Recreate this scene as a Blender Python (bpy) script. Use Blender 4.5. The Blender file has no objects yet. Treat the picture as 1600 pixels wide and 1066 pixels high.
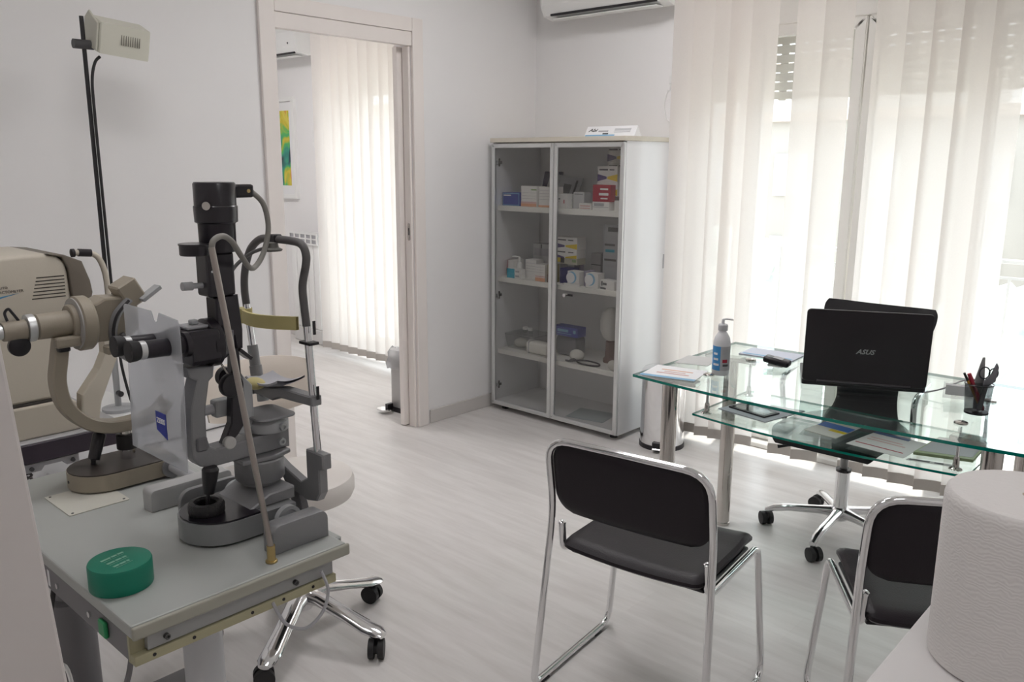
import bpy, bmesh, math, random
from mathutils import Matrix, Vector
random.seed(7)
pi = math.pi
S = bpy.context.scene
C = S.collection

# ------------------------------------------------------------------ camera
cam = bpy.data.cameras.new('camera'); camo = bpy.data.objects.new('camera', cam); C.objects.link(camo)
cam.sensor_fit = 'HORIZONTAL'; cam.sensor_width = 36.0
cam.lens = 1313.06 / 1600 * 36.0
cam.clip_start = 0.05; cam.clip_end = 500
_yaw, _pit, _rol = 0.7404, 0.2100, 0.0053
_f = Vector((-math.sin(_yaw)*math.cos(_pit), math.cos(_yaw)*math.cos(_pit), -math.sin(_pit)))
_r = Vector((math.cos(_yaw), math.sin(_yaw), 0)); _u = _r.cross(_f)
_r2 = _r*math.cos(_rol)+_u*math.sin(_rol); _u2 = -_r*math.sin(_rol)+_u*math.cos(_rol)
_m = Matrix((_r2, _u2, -_f)).transposed().to_4x4(); _m.translation = (3.5784, -4.1244, 1.5172)
camo.matrix_world = _m
S.camera = camo
# ------------------------------------------------------------------ sky, sun, exposure
W = bpy.data.worlds.new('sky'); S.world = W; W.use_nodes = True
bg = W.node_tree.nodes['Background']
bg.inputs[0].default_value = (0.90, 0.955, 1.0, 1); bg.inputs[1].default_value = .45
sun = bpy.data.lights.new('sun', 'SUN'); sun.energy = 1.3; sun.angle = 0.02; sun.color = (1, .96, .9)
suno = bpy.data.objects.new('sun', sun); C.objects.link(suno)
suno.rotation_euler = (math.radians(-11), 0, math.radians(14))
def portal(x0, x1, z0, z1, y):
    l = bpy.data.lights.new('window_portal', 'AREA'); l.shape = 'RECTANGLE'; l.size = x1-x0; l.size_y = z1-z0
    l.cycles.is_portal = True
    o = bpy.data.objects.new('window_portal', l); C.objects.link(o)
    o.location = ((x0+x1)/2, y, (z0+z1)/2); o.rotation_euler = (math.radians(-90), 0, 0)
portal(1.12, 3.20, 0.0, 2.2, 0.29)
portal(-2.0, -0.35, 0.0, 2.2, 0.29)
vs = S.view_settings; vs.view_transform = 'Standard'; vs.look = 'None'; vs.gamma = 1.0
vs.use_curve_mapping = False; vs.exposure = 2.95
S.cycles.max_bounces = 14; S.cycles.diffuse_bounces = 8; S.cycles.transparent_max_bounces = 24
S.cycles.caustics_reflective = False; S.cycles.caustics_refractive = False
S.cycles.sample_clamp_indirect = 6.0

# ------------------------------------------------------------------ materials
MATS = {}
def mat(name, col, rough=.5, metal=0.0, var=0.0, vscale=8.0, bump=0.0, bscale=120.0, coat=0.0, spec=.5, stretch=None):
    if name in MATS: return MATS[name]
    m = bpy.data.materials.new(name); m.use_nodes = True; nt = m.node_tree; n = nt.nodes; L = nt.links
    p = n['Principled BSDF']
    p.inputs['Base Color'].default_value = (*col, 1); p.inputs['Roughness'].default_value = rough
    p.inputs['Metallic'].default_value = metal; p.inputs['Coat Weight'].default_value = coat
    p.inputs['Specular IOR Level'].default_value = spec
    tc = n.new('ShaderNodeTexCoord'); mp = n.new('ShaderNodeMapping'); L.new(tc.outputs['Object'], mp.inputs[0])
    if stretch: mp.inputs['Scale'].default_value = stretch
    if var > 0:
        t = n.new('ShaderNodeTexNoise'); t.inputs['Scale'].default_value = vscale; t.inputs['Detail'].default_value = 4
        L.new(mp.outputs[0], t.inputs['Vector'])
        mx = n.new('ShaderNodeMix'); mx.data_type = 'RGBA'
        mx.inputs[6].default_value = (*[max(0, c*(1-var)) for c in col], 1); mx.inputs[7].default_value = (*[min(1, c*(1+var)) for c in col], 1)
        L.new(t.outputs['Fac'], mx.inputs[0]); L.new(mx.outputs[2], p.inputs['Base Color'])
    if bump > 0:
        t = n.new('ShaderNodeTexNoise'); t.inputs['Scale'].default_value = bscale; t.inputs['Detail'].default_value = 3
        L.new(mp.outputs[0], t.inputs['Vector'])
        b = n.new('ShaderNodeBump'); b.inputs['Strength'].default_value = bump; b.inputs['Distance'].default_value = .002
        L.new(t.outputs['Fac'], b.inputs['Height']); L.new(b.outputs[0], p.inputs['Normal'])
    MATS[name] = m; return m
def clear(name, tint, gloss=(1, 1, 1), rough=0.0, ior=1.45, haze=0.0, hazecol=(.8, .8, .8)):
    if name in MATS: return MATS[name]
    m = bpy.data.materials.new(name); m.use_nodes = True; nt = m.node_tree; n = nt.nodes; L = nt.links
    n.remove(n['Principled BSDF']); out = n['Material Output']
    t = n.new('ShaderNodeBsdfTransparent'); t.inputs[0].default_value = (*tint, 1)
    g = n.new('ShaderNodeBsdfGlossy'); g.inputs['Color'].default_value = (*gloss, 1); g.inputs['Roughness'].default_value = rough
    fr = n.new('ShaderNodeFresnel'); ge = n.new('ShaderNodeNewGeometry'); mi_ = n.new('ShaderNodeMix')
    mi_.inputs[2].default_value = ior; mi_.inputs[3].default_value = 1/ior     # thin sheet: no total reflection at the inner face
    L.new(ge.outputs['Backfacing'], mi_.inputs[0]); L.new(mi_.outputs[0], fr.inputs[0])
    src = t
    if haze > 0:
        d = n.new('ShaderNodeBsdfDiffuse'); d.inputs[0].default_value = (*hazecol, 1)
        tr = n.new('ShaderNodeBsdfTranslucent'); tr.inputs[0].default_value = (*hazecol, 1)
        dm = n.new('ShaderNodeMixShader'); dm.inputs[0].default_value = .5
        L.new(d.outputs[0], dm.inputs[1]); L.new(tr.outputs[0], dm.inputs[2])
        hm = n.new('ShaderNodeMixShader'); hm.inputs[0].default_value = haze
        L.new(t.outputs[0], hm.inputs[1]); L.new(dm.outputs[0], hm.inputs[2]); src = hm
    mx = n.new('ShaderNodeMixShader'); L.new(fr.outputs[0], mx.inputs[0]); L.new(src.outputs[0], mx.inputs[1]); L.new(g.outputs[0], mx.inputs[2])
    L.new(mx.outputs[0], out.inputs[0]); MATS[name] = m; return m
def fabric(name, col, see, trans):
    m = bpy.data.materials.new(name); m.use_nodes = True; nt = m.node_tree; n = nt.nodes; L = nt.links
    n.remove(n['Principled BSDF']); out = n['Material Output']
    tc = n.new('ShaderNodeTexCoord'); w = n.new('ShaderNodeTexNoise'); w.inputs['Scale'].default_value = 180
    L.new(tc.outputs['Object'], w.inputs['Vector'])
    cr = n.new('ShaderNodeMix'); cr.data_type = 'RGBA'; cr.inputs[6].default_value = (*[c*.95 for c in col], 1); cr.inputs[7].default_value = (*col, 1)
    L.new(w.outputs['Fac'], cr.inputs[0])
    d = n.new('ShaderNodeBsdfDiffuse'); t = n.new('ShaderNodeBsdfTranslucent'); x = n.new('ShaderNodeBsdfTransparent')
    L.new(cr.outputs[2], d.inputs[0]); L.new(cr.outputs[2], t.inputs[0])
    a = n.new('ShaderNodeMixShader'); a.inputs[0].default_value = trans; L.new(d.outputs[0], a.inputs[1]); L.new(t.outputs[0], a.inputs[2])
    b = n.new('ShaderNodeMixShader'); b.inputs[0].default_value = see; L.new(a.outputs[0], b.inputs[1]); L.new(x.outputs[0], b.inputs[2])
    L.new(b.outputs[0], out.inputs[0]); MATS[name] = m; return m

def floor_material():
    m = bpy.data.materials.new('whitewashed_laminate'); m.use_nodes = True; nt = m.node_tree; n = nt.nodes; L = nt.links
    p = n['Principled BSDF']; tc = n.new('ShaderNodeTexCoord')
    br = n.new('ShaderNodeTexBrick'); br.offset = .37; br.inputs['Scale'].default_value = 1.0
    br.inputs['Brick Width'].default_value = 1.28; br.inputs['Row Height'].default_value = .19; br.inputs['Mortar Size'].default_value = .0012
    br.inputs['Color1'].default_value = (.69, .665, .65, 1); br.inputs['Color2'].default_value = (.73, .705, .69, 1); br.inputs['Mortar'].default_value = (.69, .66, .64, 1)
    L.new(tc.outputs['Object'], br.inputs['Vector'])
    mp = n.new('ShaderNodeMapping'); mp.inputs['Scale'].default_value = (1.1, 9, 1); L.new(tc.outputs['Object'], mp.inputs[0])
    no = n.new('ShaderNodeTexNoise'); no.inputs['Scale'].default_value = 2.2; no.inputs['Detail'].default_value = 6; no.inputs['Roughness'].default_value = .6
    L.new(mp.outputs[0], no.inputs['Vector'])
    cr = n.new('ShaderNodeValToRGB'); cr.color_ramp.elements[0].position = .30; cr.color_ramp.elements[0].color = (.85, .84, .83, 1)
    cr.color_ramp.elements[1].position = .62; cr.color_ramp.elements[1].color = (1, 1, 1, 1)
    L.new(no.outputs['Fac'], cr.inputs[0])
    mx = n.new('ShaderNodeMix'); mx.data_type = 'RGBA'; mx.blend_type = 'MULTIPLY'; mx.inputs[0].default_value = 1
    L.new(br.outputs['Color'], mx.inputs[6]); L.new(cr.outputs[0], mx.inputs[7]); L.new(mx.outputs[2], p.inputs['Base Color'])
    p.inputs['Roughness'].default_value = .34; p.inputs['Specular IOR Level'].default_value = .45
    bp = n.new('ShaderNodeBump'); bp.inputs['Strength'].default_value = .03; bp.inputs['Distance'].default_value = .002
    L.new(no.outputs['Fac'], bp.inputs['Height']); L.new(bp.outputs[0], p.inputs['Normal'])
    return m

wallm = mat('wall_paint', (.81, .80, .80), .75, var=.012, vscale=3, bump=.08, bscale=90)
ceilm = mat('ceiling_paint', (.84, .835, .83), .8)
casem = mat('casing_beige_white', (.80, .75, .72), .45, var=.02, vscale=20, stretch=(1, 1, .15))
basem = mat('baseboard_pale', (.60, .575, .555), .5, var=.03, vscale=10)
white = mat('white_plastic', (.80, .80, .79), .4)
whitel = mat('white_laminate', (.78, .785, .80), .35)
chrome = mat('chrome', (.82, .82, .83), .09, 1.0)
steel = mat('brushed_steel', (.56, .53, .50), .13, 1.0, var=.04, vscale=30, stretch=(1, 1, .05))
alu = mat('aluminium_frame', (.66, .67, .67), .35, .8)
black = mat('black_plastic', (.013, .011, .014), .38)
blackm = mat('black_metal', (.012, .009, .014), .30, coat=.2)
rubber = mat('black_rubber', (.018, .017, .018), .6)
vinyl = mat('black_vinyl', (.010, .006, .0095), .45, bump=.25, bscale=260, spec=.36)
greyc = mat('grey_casting', (.25, .25, .258), .42, .25, bump=.2, bscale=180)
greyl = mat('light_grey_casting', (.40, .41, .42), .45)
greyd = mat('dark_grey_tube', (.105, .10, .10), .5)
beige = mat('beige_casting', (.325, .285, .225), .48, bump=.12, bscale=150)
cream = mat('cream_housing', (.55, .505, .425), .5, bump=.08, bscale=150)
taupe = mat('taupe_housing', (.155, .132, .105), .55)
brown = mat('dark_brown_plate', (.045, .037, .033), .42)
tabm = mat('table_grey_green', (.40, .415, .40), .42, var=.05, vscale=6, bump=.06)
tabe = mat('table_edge_beige', (.41, .385, .25), .55, var=.05, vscale=12)
greyp = mat('grey_painted_steel', (.17, .165, .175), .45)
yellow = mat('yellowed_rubber', (.55, .48, .22), .55, var=.08, vscale=25)
leath = mat('cream_leather', (.66, .59, .52), .45, bump=.1, bscale=200)
stoolm = mat('stool_vinyl', (.70, .66, .625), .42)
gold = mat('brass', (.55, .42, .20), .35, 1.0)
paper = mat('white_paper', (.80, .80, .81), .7)
blue = mat('print_blue', (.03, .05, .30), .5)
bluel = mat('print_light_blue', (.20, .42, .62), .5)
cyan = mat('print_cyan', (.03, .36, .50), .5)
red = mat('print_red', (.38, .02, .045), .5)
pink = mat('print_pink', (.62, .40, .38), .5)
orange = mat('print_orange', (.70, .36, .22), .5)
yel = mat('print_yellow', (.68, .50, .02), .5)
purple = mat('print_purple', (.10, .07, .20), .5)
ink = mat('print_ink', (.08, .08, .085), .6)
greyi = mat('print_grey', (.40, .40, .42), .6)
green = mat('green_plastic', (.0, .19, .12), .45)
pane = clear('window_glass', (.97, .985, .98))
smoke = clear('smoked_glass', (.86, .86, .855), ior=1.45)
dglass = clear('desk_glass', (.90, .965, .945), ior=1.5)
edgeg = mat('glass_green_edge', (.0, .22, .17), .10, spec=.9)
acryl = clear('frosted_acrylic', (.86, .87, .90), haze=.40, hazecol=(.74, .75, .78), rough=.15)
clearp = clear('clear_plastic', (.90, .90, .90), haze=.12)
slatm = fabric('blind_fabric', (.87, .83, .80), .105, .66)
pockm = fabric('blind_pocket_fabric', (.60, .57, .54), .03, .35)
meshm = clear('wire_mesh', (.62, .62, .63), haze=.34, hazecol=(.05, .05, .055))
film = clear('bin_liner_film', (.85, .85, .86), haze=.45, hazecol=(.75, .75, .76), rough=.2)

# ------------------------------------------------------------------ mesh builder
class B:
    def __init__(s): s.v = []; s.f = []; s.s = []; s.mi = []
    def add(s, vs, fs, sm=False, mi=0):
        k = len(s.v); s.v += [tuple(v) for v in vs]; s.f += [tuple(i+k for i in f) for f in fs]
        s.s += ([sm]*len(fs) if isinstance(sm, bool) else list(sm)); s.mi += [mi]*len(fs); return s
    def bm(s, bm, sm=False, mi=0):
        bm.verts.index_update(); s.add([v.co[:] for v in bm.verts], [[v.index for v in f.verts] for f in bm.faces], sm, mi); bm.free(); return s
    def box(s, x0, x1, y0, y1, z0, z1, bev=0.0, seg=2, mi=0, sm=False):
        if bev <= 0:
            return s.add([(x0,y0,z0),(x1,y0,z0),(x1,y1,z0),(x0,y1,z0),(x0,y0,z1),(x1,y0,z1),(x1,y1,z1),(x0,y1,z1)],
                         [(3,2,1,0),(4,5,6,7),(0,1,5,4),(1,2,6,5),(2,3,7,6),(3,0,4,7)], sm, mi)
        b = bmesh.new(); bmesh.ops.create_cube(b, size=1)
        for v in b.verts: v.co = Vector(((x0+x1)/2+v.co.x*(x1-x0), (y0+y1)/2+v.co.y*(y1-y0), (z0+z1)/2+v.co.z*(z1-z0)))
        bmesh.ops.bevel(b, geom=b.edges[:], offset=bev, segments=seg, affect='EDGES', profile=.5, clamp_overlap=True)
        return s.bm(b, sm or bev > .006, mi)
    def prism(s, poly, ax, a0, a1, bev=0.0, seg=2, sm=False, mi=0):
        def P(p, a): return {'x': (a, p[0], p[1]), 'y': (p[0], a, p[1]), 'z': (p[0], p[1], a)}[ax]
        b = bmesh.new(); A = [b.verts.new(P(p, a0)) for p in poly]; Z = [b.verts.new(P(p, a1)) for p in poly]; n = len(poly)
        f1 = b.faces.new(A); f2 = b.faces.new(Z[::-1])
        for i in range(n): b.faces.new((A[(i+1) % n], A[i], Z[i], Z[(i+1) % n]))
        bmesh.ops.recalc_face_normals(b, faces=b.faces[:])
        if bev > 0:
            bmesh.ops.bevel(b, geom=[e for e in b.edges if all(v in A for v in e.verts) or all(v in Z for v in e.verts)], offset=bev, segments=seg, affect='EDGES', profile=.5, clamp_overlap=True)
        big = [f for f in b.faces if len(f.verts) > 4]
        sms = [(sm and len(f.verts) <= 4) for f in b.faces]
        b.verts.index_update(); s.add([v.co[:] for v in b.verts], [[v.index for v in f.verts] for f in b.faces], sms, mi); b.free(); return s
    def tube(s, pts, r, n=12, caps=True, mi=0, flat=1.0):
        pts = [Vector(p) for p in pts]; R = r if isinstance(r, (list, tuple)) else [r]*len(pts)
        T = []
        for i in range(len(pts)):
            a = pts[max(0, i-1)]; b = pts[min(len(pts)-1, i+1)]; T.append((b-a).normalized())
        up = Vector((0, 0, 1)) if abs(T[0].z) < .9 else Vector((1, 0, 0))
        u = T[0].cross(up).normalized(); V = []; 
        for i, p in enumerate(pts):
            if i: 
                q = T[i-1].rotation_difference(T[i]); u = q @ u
                u = (u - T[i]*u.dot(T[i])).normalized()
            w = T[i].cross(u)
            for k in range(n):
                a = 2*pi*k/n; V.append(p + (u*math.cos(a) + w*math.sin(a)*flat)*R[i])
        F = []; sm = []
        for i in range(len(pts)-1):
            for k in range(n):
                F.append((i*n+k, i*n+(k+1) % n, (i+1)*n+(k+1) % n, (i+1)*n+k)); sm.append(True)
        if caps:
            F.append(tuple(range(n))[::-1]); F.append(tuple(range((len(pts)-1)*n, len(pts)*n))); sm += [False, False]
        return s.add(V, F, sm, mi)
    def cyl(s, p0, p1, r0, r1=None, n=24, mi=0): return s.tube([p0, p1], [r0, r0 if r1 is None else r1], n, True, mi)
    def lathe(s, prof, o=(0, 0, 0), ax='z', n=32, mi=0, sharp=True, arc=None):
        V = []; F = []; sm = []; m = len(prof)
        for i, (r, h) in enumerate(prof):
            for k in range(n):
                a = 2*pi*k/n; c, d = r*math.cos(a), r*math.sin(a)
                q = {'z': (c, d, h), 'y': (d, h, c), 'x': (h, c, d)}[ax]; V.append((o[0]+q[0], o[1]+q[1], o[2]+q[2]))
        for i in range(m-1):
            for k in range(n): F.append((i*n+k, i*n+(k+1) % n, (i+1)*n+(k+1) % n, (i+1)*n+k)); sm.append(True)
        if prof[0][0] > 1e-6: F.append(tuple(range(n))[::-1]); sm.append(False)
        if prof[-1][0] > 1e-6: F.append(tuple(range((m-1)*n, m*n))); sm.append(False)
        return s.add(V, F, sm, mi)
    def ell(s, c, rx, ry, rz, n=20, m=12, mi=0):
        b = bmesh.new(); bmesh.ops.create_uvsphere(b, u_segments=n, v_segments=m, radius=1)
        for v in b.verts: v.co = Vector((c[0]+v.co.x*rx, c[1]+v.co.y*ry, c[2]+v.co.z*rz))
        return s.bm(b, True, mi)
    def grid(s, rows, sm=True, mi=0, close=False):
        nr, nc = len(rows), len(rows[0]); V = [p for r in rows for p in r]; F = []
        for i in range(nr-1):
            for k in range(nc if close else nc-1): F.append((i*nc+k, i*nc+(k+1) % nc, (i+1)*nc+(k+1) % nc, (i+1)*nc+k))
        return s.add(V, F, sm, mi)
    def xf(s, M, k=0):
        M = Matrix(M) if not isinstance(M, Matrix) else M
        s.v[k:] = [tuple(M @ Vector(v)) for v in s.v[k:]]; return s
def curve(pts, n=8):
    P = [Vector(p) for p in pts]; out = []
    for i in range(len(P)-1):
        a, b, c, d = P[max(0, i-1)], P[i], P[i+1], P[min(len(P)-1, i+2)]
        for k in range(n):
            t = k/n; out.append(.5*((2*b)+(c-a)*t+(2*a-5*b+4*c-d)*t*t+(3*b-a-3*c+d)*t**3))
    out.append(P[-1]); return out
def fillet(pts, r, n=6):
    P = [Vector(p) for p in pts]; out = [P[0]]
    for i in range(1, len(P)-1):
        a, b, c = P[i-1], P[i], P[i+1]; d1 = (a-b); d2 = (c-b); q = min(r, d1.length*.49, d2.length*.49)
        s_, e = b+d1.normalized()*q, b+d2.normalized()*q
        for k in range(n+1): t = k/n; out.append(s_*(1-t)**2+b*2*t*(1-t)+e*t*t)
    out.append(P[-1]); return out
def rrect(x0, x1, y0, y1, r, n=5):
    o = []
    for cx, cy, a in ((x1-r, y1-r, 0), (x0+r, y1-r, pi/2), (x0+r, y0+r, pi), (x1-r, y0+r, 1.5*pi)):
        for k in range(n+1): t = a+pi/2*k/n; o.append((cx+r*math.cos(t), cy+r*math.sin(t)))
    return o
ORG = {}
def obj(name, b, m, parent=None, local=False, fix=True):
    me = bpy.data.meshes.new(name)
    org = Vector((0, 0, 0))
    if parent is not None and not local: org = ORG[parent.name]
    me.from_pydata([tuple(Vector(v)-org) for v in b.v], [], b.f)
    for p, s_, k in zip(me.polygons, b.s, b.mi): p.use_smooth = s_; p.material_index = k
    for q in (m if isinstance(m, (list, tuple)) else [m]): me.materials.append(q)
    if fix:
        bm = bmesh.new(); bm.from_mesh(me); bmesh.ops.recalc_face_normals(bm, faces=bm.faces[:]); bm.to_mesh(me); bm.free()
    me.update()
    if any(b.s): me.set_sharp_from_angle(angle=math.radians(38))
    o = bpy.data.objects.new(name, me); C.objects.link(o)
    if parent is not None: o.parent = parent
    ORG[o.name] = org.copy(); return o
def tag(o, label=None, cat=None, group=None, kind=None):
    if label: o['label'] = label
    if cat: o['category'] = cat
    if group: o['group'] = group
    if kind: o['kind'] = kind
    return o
def thing(name, label, cat, loc=(0, 0, 0), rz=0.0, group=None):
    o = bpy.data.objects.new(name, None); C.objects.link(o); o.location = loc; o.rotation_euler = (0, 0, rz); o.empty_display_size = .05
    ORG[o.name] = Vector(loc); return tag(o, label, cat, group)
def struct(name, b, m, label=None):
    o = obj(name, b, m); tag(o, label, kind='structure'); return o
def rebase(o):
    # put the origin of a single-mesh thing at its base
    me = o.data; xs = [v.co for v in me.vertices]
    c = Vector(((min(v.x for v in xs)+max(v.x for v in xs))/2, (min(v.y for v in xs)+max(v.y for v in xs))/2, min(v.z for v in xs)))
    me.transform(Matrix.Translation(-c)); o.location = c; ORG[o.name] = c; return o
def solo(name, b, m, label, cat, group=None): return rebase(tag(obj(name, b, m), label, cat, group))
def copy_tree(o, parent=None):
    c = o.copy(); C.objects.link(c); c.parent = parent; ORG[c.name] = ORG.get(o.name, Vector((0, 0, 0)))
    for ch in list(o.children): copy_tree(ch, c)
    return c
def frame_m(o, x, y):
    x = Vector(x).normalized(); z = x.cross(Vector(y)).normalized(); y = z.cross(x)
    M = Matrix((x, y, z)).transposed().to_4x4(); M.translation = o; return M
def text(name, s, size, o, x, y, m, parent, ext=.0004, align='CENTER', shear=0.0, bold=0.0, local=False, wide=1.0):
    cu = bpy.data.curves.new(name, 'FONT'); cu.body = s; cu.size = size; cu.extrude = ext; cu.align_x = align; cu.align_y = 'CENTER'; cu.shear = shear; cu.offset = bold; cu.resolution_u = 3
    t = bpy.data.objects.new(name, cu); C.objects.link(t); bpy.context.view_layer.update()
    me = bpy.data.meshes.new_from_object(t.evaluated_get(bpy.context.evaluated_depsgraph_get()))
    bpy.data.objects.remove(t); me.name = name
    me.transform(Matrix.Diagonal((wide, 1, 1, 1))); me.transform(frame_m(Vector(o), x, y))
    org = Vector((0, 0, 0)) if local else ORG[parent.name]
    me.transform(Matrix.Translation(-org)); me.materials.clear(); me.materials.append(m)
    ob = bpy.data.objects.new(name, me); C.objects.link(ob); ob.parent = parent; ORG[ob.name] = org.copy(); return ob

# ================================================================== THE SETTING
XL, XR, YF, H = -3.6, 4.7, -4.9, 2.8
fl = struct('floor', B().box(XL, XR, YF, 0.3, -.12, 0), floor_material())
struct('ceiling', B().box(XL, XR, YF, 0.3, H, H+.1), ceilm)
DY0, DY1, DH = -1.854, -1.024, 2.19      # door casing inner edges
struct('wall_left', B().prism([(YF, 0), (DY0, 0), (DY0, DH), (DY1, DH), (DY1, 0), (0, 0), (0, H), (YF, H)], 'x', -.12, 0), wallm)
struct('wall_back', B().prism([(XL, 0), (-2.0, 0), (-2.0, 2.5), (-.35, 2.5), (-.35, 0), (1.12, 0), (1.12, 2.5), (3.2, 2.5), (3.2, 0), (XR, 0), (XR, H), (XL, H)], 'y', 0, .3), wallm)
struct('wall_right', B().box(XR, XR+.1, YF, .3, 0, H), wallm)
struct('wall_front', B().box(XL, XR, YF-.1, YF, 0, H), wallm)
struct('wall_far', B().box(XL-.1, XL, YF, .3, 0, H), wallm)
lbm = mat('board_paint', (.64, .60, .58), .55)
lbd = tag(obj('leaning_board', B().box(-.022, .022, -.86, 0, 0, 2.05, .003, 2), lbm), 'pale board standing at a slant along the left edge', 'board')
lbd.location = (2.808, -3.828, 0.002); lbd.rotation_euler = (math.radians(3.6), 0, 0)
# baseboards
def bb(name, x0, x1, y0, y1): struct(name, B().box(x0, x1, y0, y1, 0, .082, .003, 1), basem)
bb('baseboard_left', 0, .012, -.93, 0); bb('baseboard_door', 0, .012, -3.6, -1.95); bb('baseboard_back', .012, 1.10, -.012, 0)
bb('baseboard_far', -3.6, -2.02, -.012, 0); bb('baseboard_right', 3.22, 4.7, -.012, 0); bb('baseboard_nook', -.30, -.12, -.012, 0)
# door 1: casing, fascia, lining, pocket door edge
d1 = thing('door_1', None, None, (0, -1.44, 0)); tag(d1, 'beige white door casing around the pocket doorway', kind='structure')
for nm, y0, y1 in (('casing_upright', -1.936, -1.854), ('casing_upright', -1.024, -.950)):
    obj(nm, B().box(0, .02, y0, y1, 0, 2.26, .004, 2), casem, d1)
obj('casing_head', B().box(0, .019, -1.8535, -1.0245, 2.19, 2.2595, .004, 2), casem, d1)
obj('fascia_board', B().box(-.028, .012, -1.8535, -1.0245, 2.118, 2.189, .003, 2), casem, d1)
obj('lining_left', B().box(-.12, -.001, -1.855, -1.842, 0, 2.118), casem, d1)
obj('lining_right', B().box(-.052, -.001, -1.040, -1.025, 0, 2.118, .002, 1), casem, d1)
obj('lining_head', B().box(-.12, -.03, -1.84, -1.04, 2.150, 2.165), casem, d1)
pk = obj('pocket_door_edge', B().box(-.095, -.058, -1.072, -1.026, 0.006, 2.116, .003, 1), casem, d1)
obj('latch_plate', B().prism(rrect(-.030, -.012, 1.085, 1.180, .008), 'y', -1.0425, -1.0385), steel, d1)
obj('latch_slot', B().prism(rrect(-.025, -.017, 1.115, 1.155, .003), 'y', -1.0435, -1.0423), black, d1)
obj('casing_upright_far', B().box(-.14, -.12, -1.024, -.950, 0, 2.26, .003, 1), casem, d1)

# unseen fill panels, added because daylight alone left the room too dark
def fill_mat(k):
    m = bpy.data.materials.new('fill_glow'); m.use_nodes = True
    p = m.node_tree.nodes['Principled BSDF']; p.inputs['Base Color'].default_value = (.9, .9, .9, 1)
    p.inputs['Emission Color'].default_value = (1, .975, .98, 1); p.inputs['Emission Strength'].default_value = k; return m
for lx, ly, k, lab in ((1.45, -1.25, 2.25, 'added unseen fill panel on the ceiling near the glass cabinet'), (1.7, -3.2, 1.2, 'added unseen fill panel on the ceiling over the instrument table'), (3.7, -3.3, .9, 'added unseen fill panel on the ceiling over the white table'), (-1.7, -1.6, 3.6, 'added unseen fill panel on the ceiling of the next room')):
    t = thing('added_fill_panel', lab, 'light', (lx, ly, H-.03))
    obj('frame', B().box(lx-.31, lx+.31, ly-.31, ly+.31, H-.028, H-.001, .003, 1), white, t)
    obj('fill_face', B().box(lx-.29, lx+.29, ly-.29, ly+.29, H-.031, H-.0285), fill_mat(k), t)
# windows -------------------------------------------------------------------
frm = mat('window_frame_white', (.93, .92, .89), .4)
def leaf(parent, x0, x1, z0=.03, z1=2.2, y0=.07, y1=.13, w=.055, low=.10):
    f = B().prism([(x0, z0), (x1, z0), (x1, z1), (x0, z1)], 'y', y0, y1)
    b = bmesh.new(); O = [(x0, z0), (x1, z0), (x1, z1), (x0, z1)]; I = [(x0+w, z0+low), (x1-w, z0+low), (x1-w, z1-w), (x0+w, z1-w)]
    vo = [[b.verts.new((p[0], y, p[1])) for p in Q] for y in (y0, y1) for Q in (O, I)]
    for k in range(4):
        j = (k+1) % 4
        b.faces.new((vo[0][k], vo[0][j], vo[1][j], vo[1][k])); b.faces.new((vo[2][k], vo[2][j], vo[3][j], vo[3][k]))
        b.faces.new((vo[0][k], vo[0][j], vo[2][j], vo[2][k])); b.faces.new((vo[1][k], vo[1][j], vo[3][j], vo[3][k]))
    bmesh.ops.bevel(b, geom=b.edges[:], offset=.005, segments=2, affect='EDGES')
    s = obj('sash', B().bm(b), frm, parent)
    obj('pane', B().box(x0+w-.004, x1-w+.004, (y0+y1)/2-.002, (y0+y1)/2+.002, z0+low-.004, z1-w+.004), pane, s)
    obj('gasket', B().box(x0+w, x0+w+.006, y0+.006, y0+.02, z0+low, z1-w), black, s)
    return s
def shutter(parent, x0, x1, zb, zt, y):
    h = .046; n = int((zt-zb)/h)
    b = B(); b.box(x0, x1, y-.006, y+.006, .006, h-.001)
    k = int((x1-x0)/.07); e = (x1-x0)/k
    for i in range(k):
        b.box(x0+i*e+.03, x0+(i+1)*e+.0001, y-.005, y+.005, 0, .0065)
    shm = mat('shutter_slat', (.84, .81, .77), .6)
    first = None
    for i in range(n):
        if first is None:
            first = obj('shutter_slat', b, shm, parent); o = first
        else: o = first.copy(); C.objects.link(o); o.parent = parent
        o.location = (0, 0, zb+i*h)
def window(name, lab, x0, x1, leaves, shb):
    w = thing(name, None, None, (0, 0, 0)); tag(w, lab, kind='structure')
    obj('frame_head', B().box(x0, x1, .06, .14, 2.2, 2.5, .004, 1), frm, w)
    obj('shutter_box', B().box(x0, x1, .16, .30, 2.3, 2.49, .004, 1), frm, w)
    obj('threshold', B().box(x0, x1, .0, .30, 0.0, .028, .004, 1), mat('stone_threshold', (.70, .69, .67), .5, var=.06), w)
    for a, b_ in leaves: leaf(w, a, b_)
    shutter(w, x0+.004, x1-.004, shb, 2.32, .21)
    return w
w1 = window('window_1', 'tall glazed window doors behind the vertical blinds', 1.12, 3.20, [(1.125, 1.415), (1.42, 1.992), (2.0, 2.515), (2.522, 3.195)], 1.84)
w2 = window('window_2', 'window doors of the next room seen through the doorway', -2.0, -.35, [(-1.995, -1.18), (-1.172, -.355)], 2.02)

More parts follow.
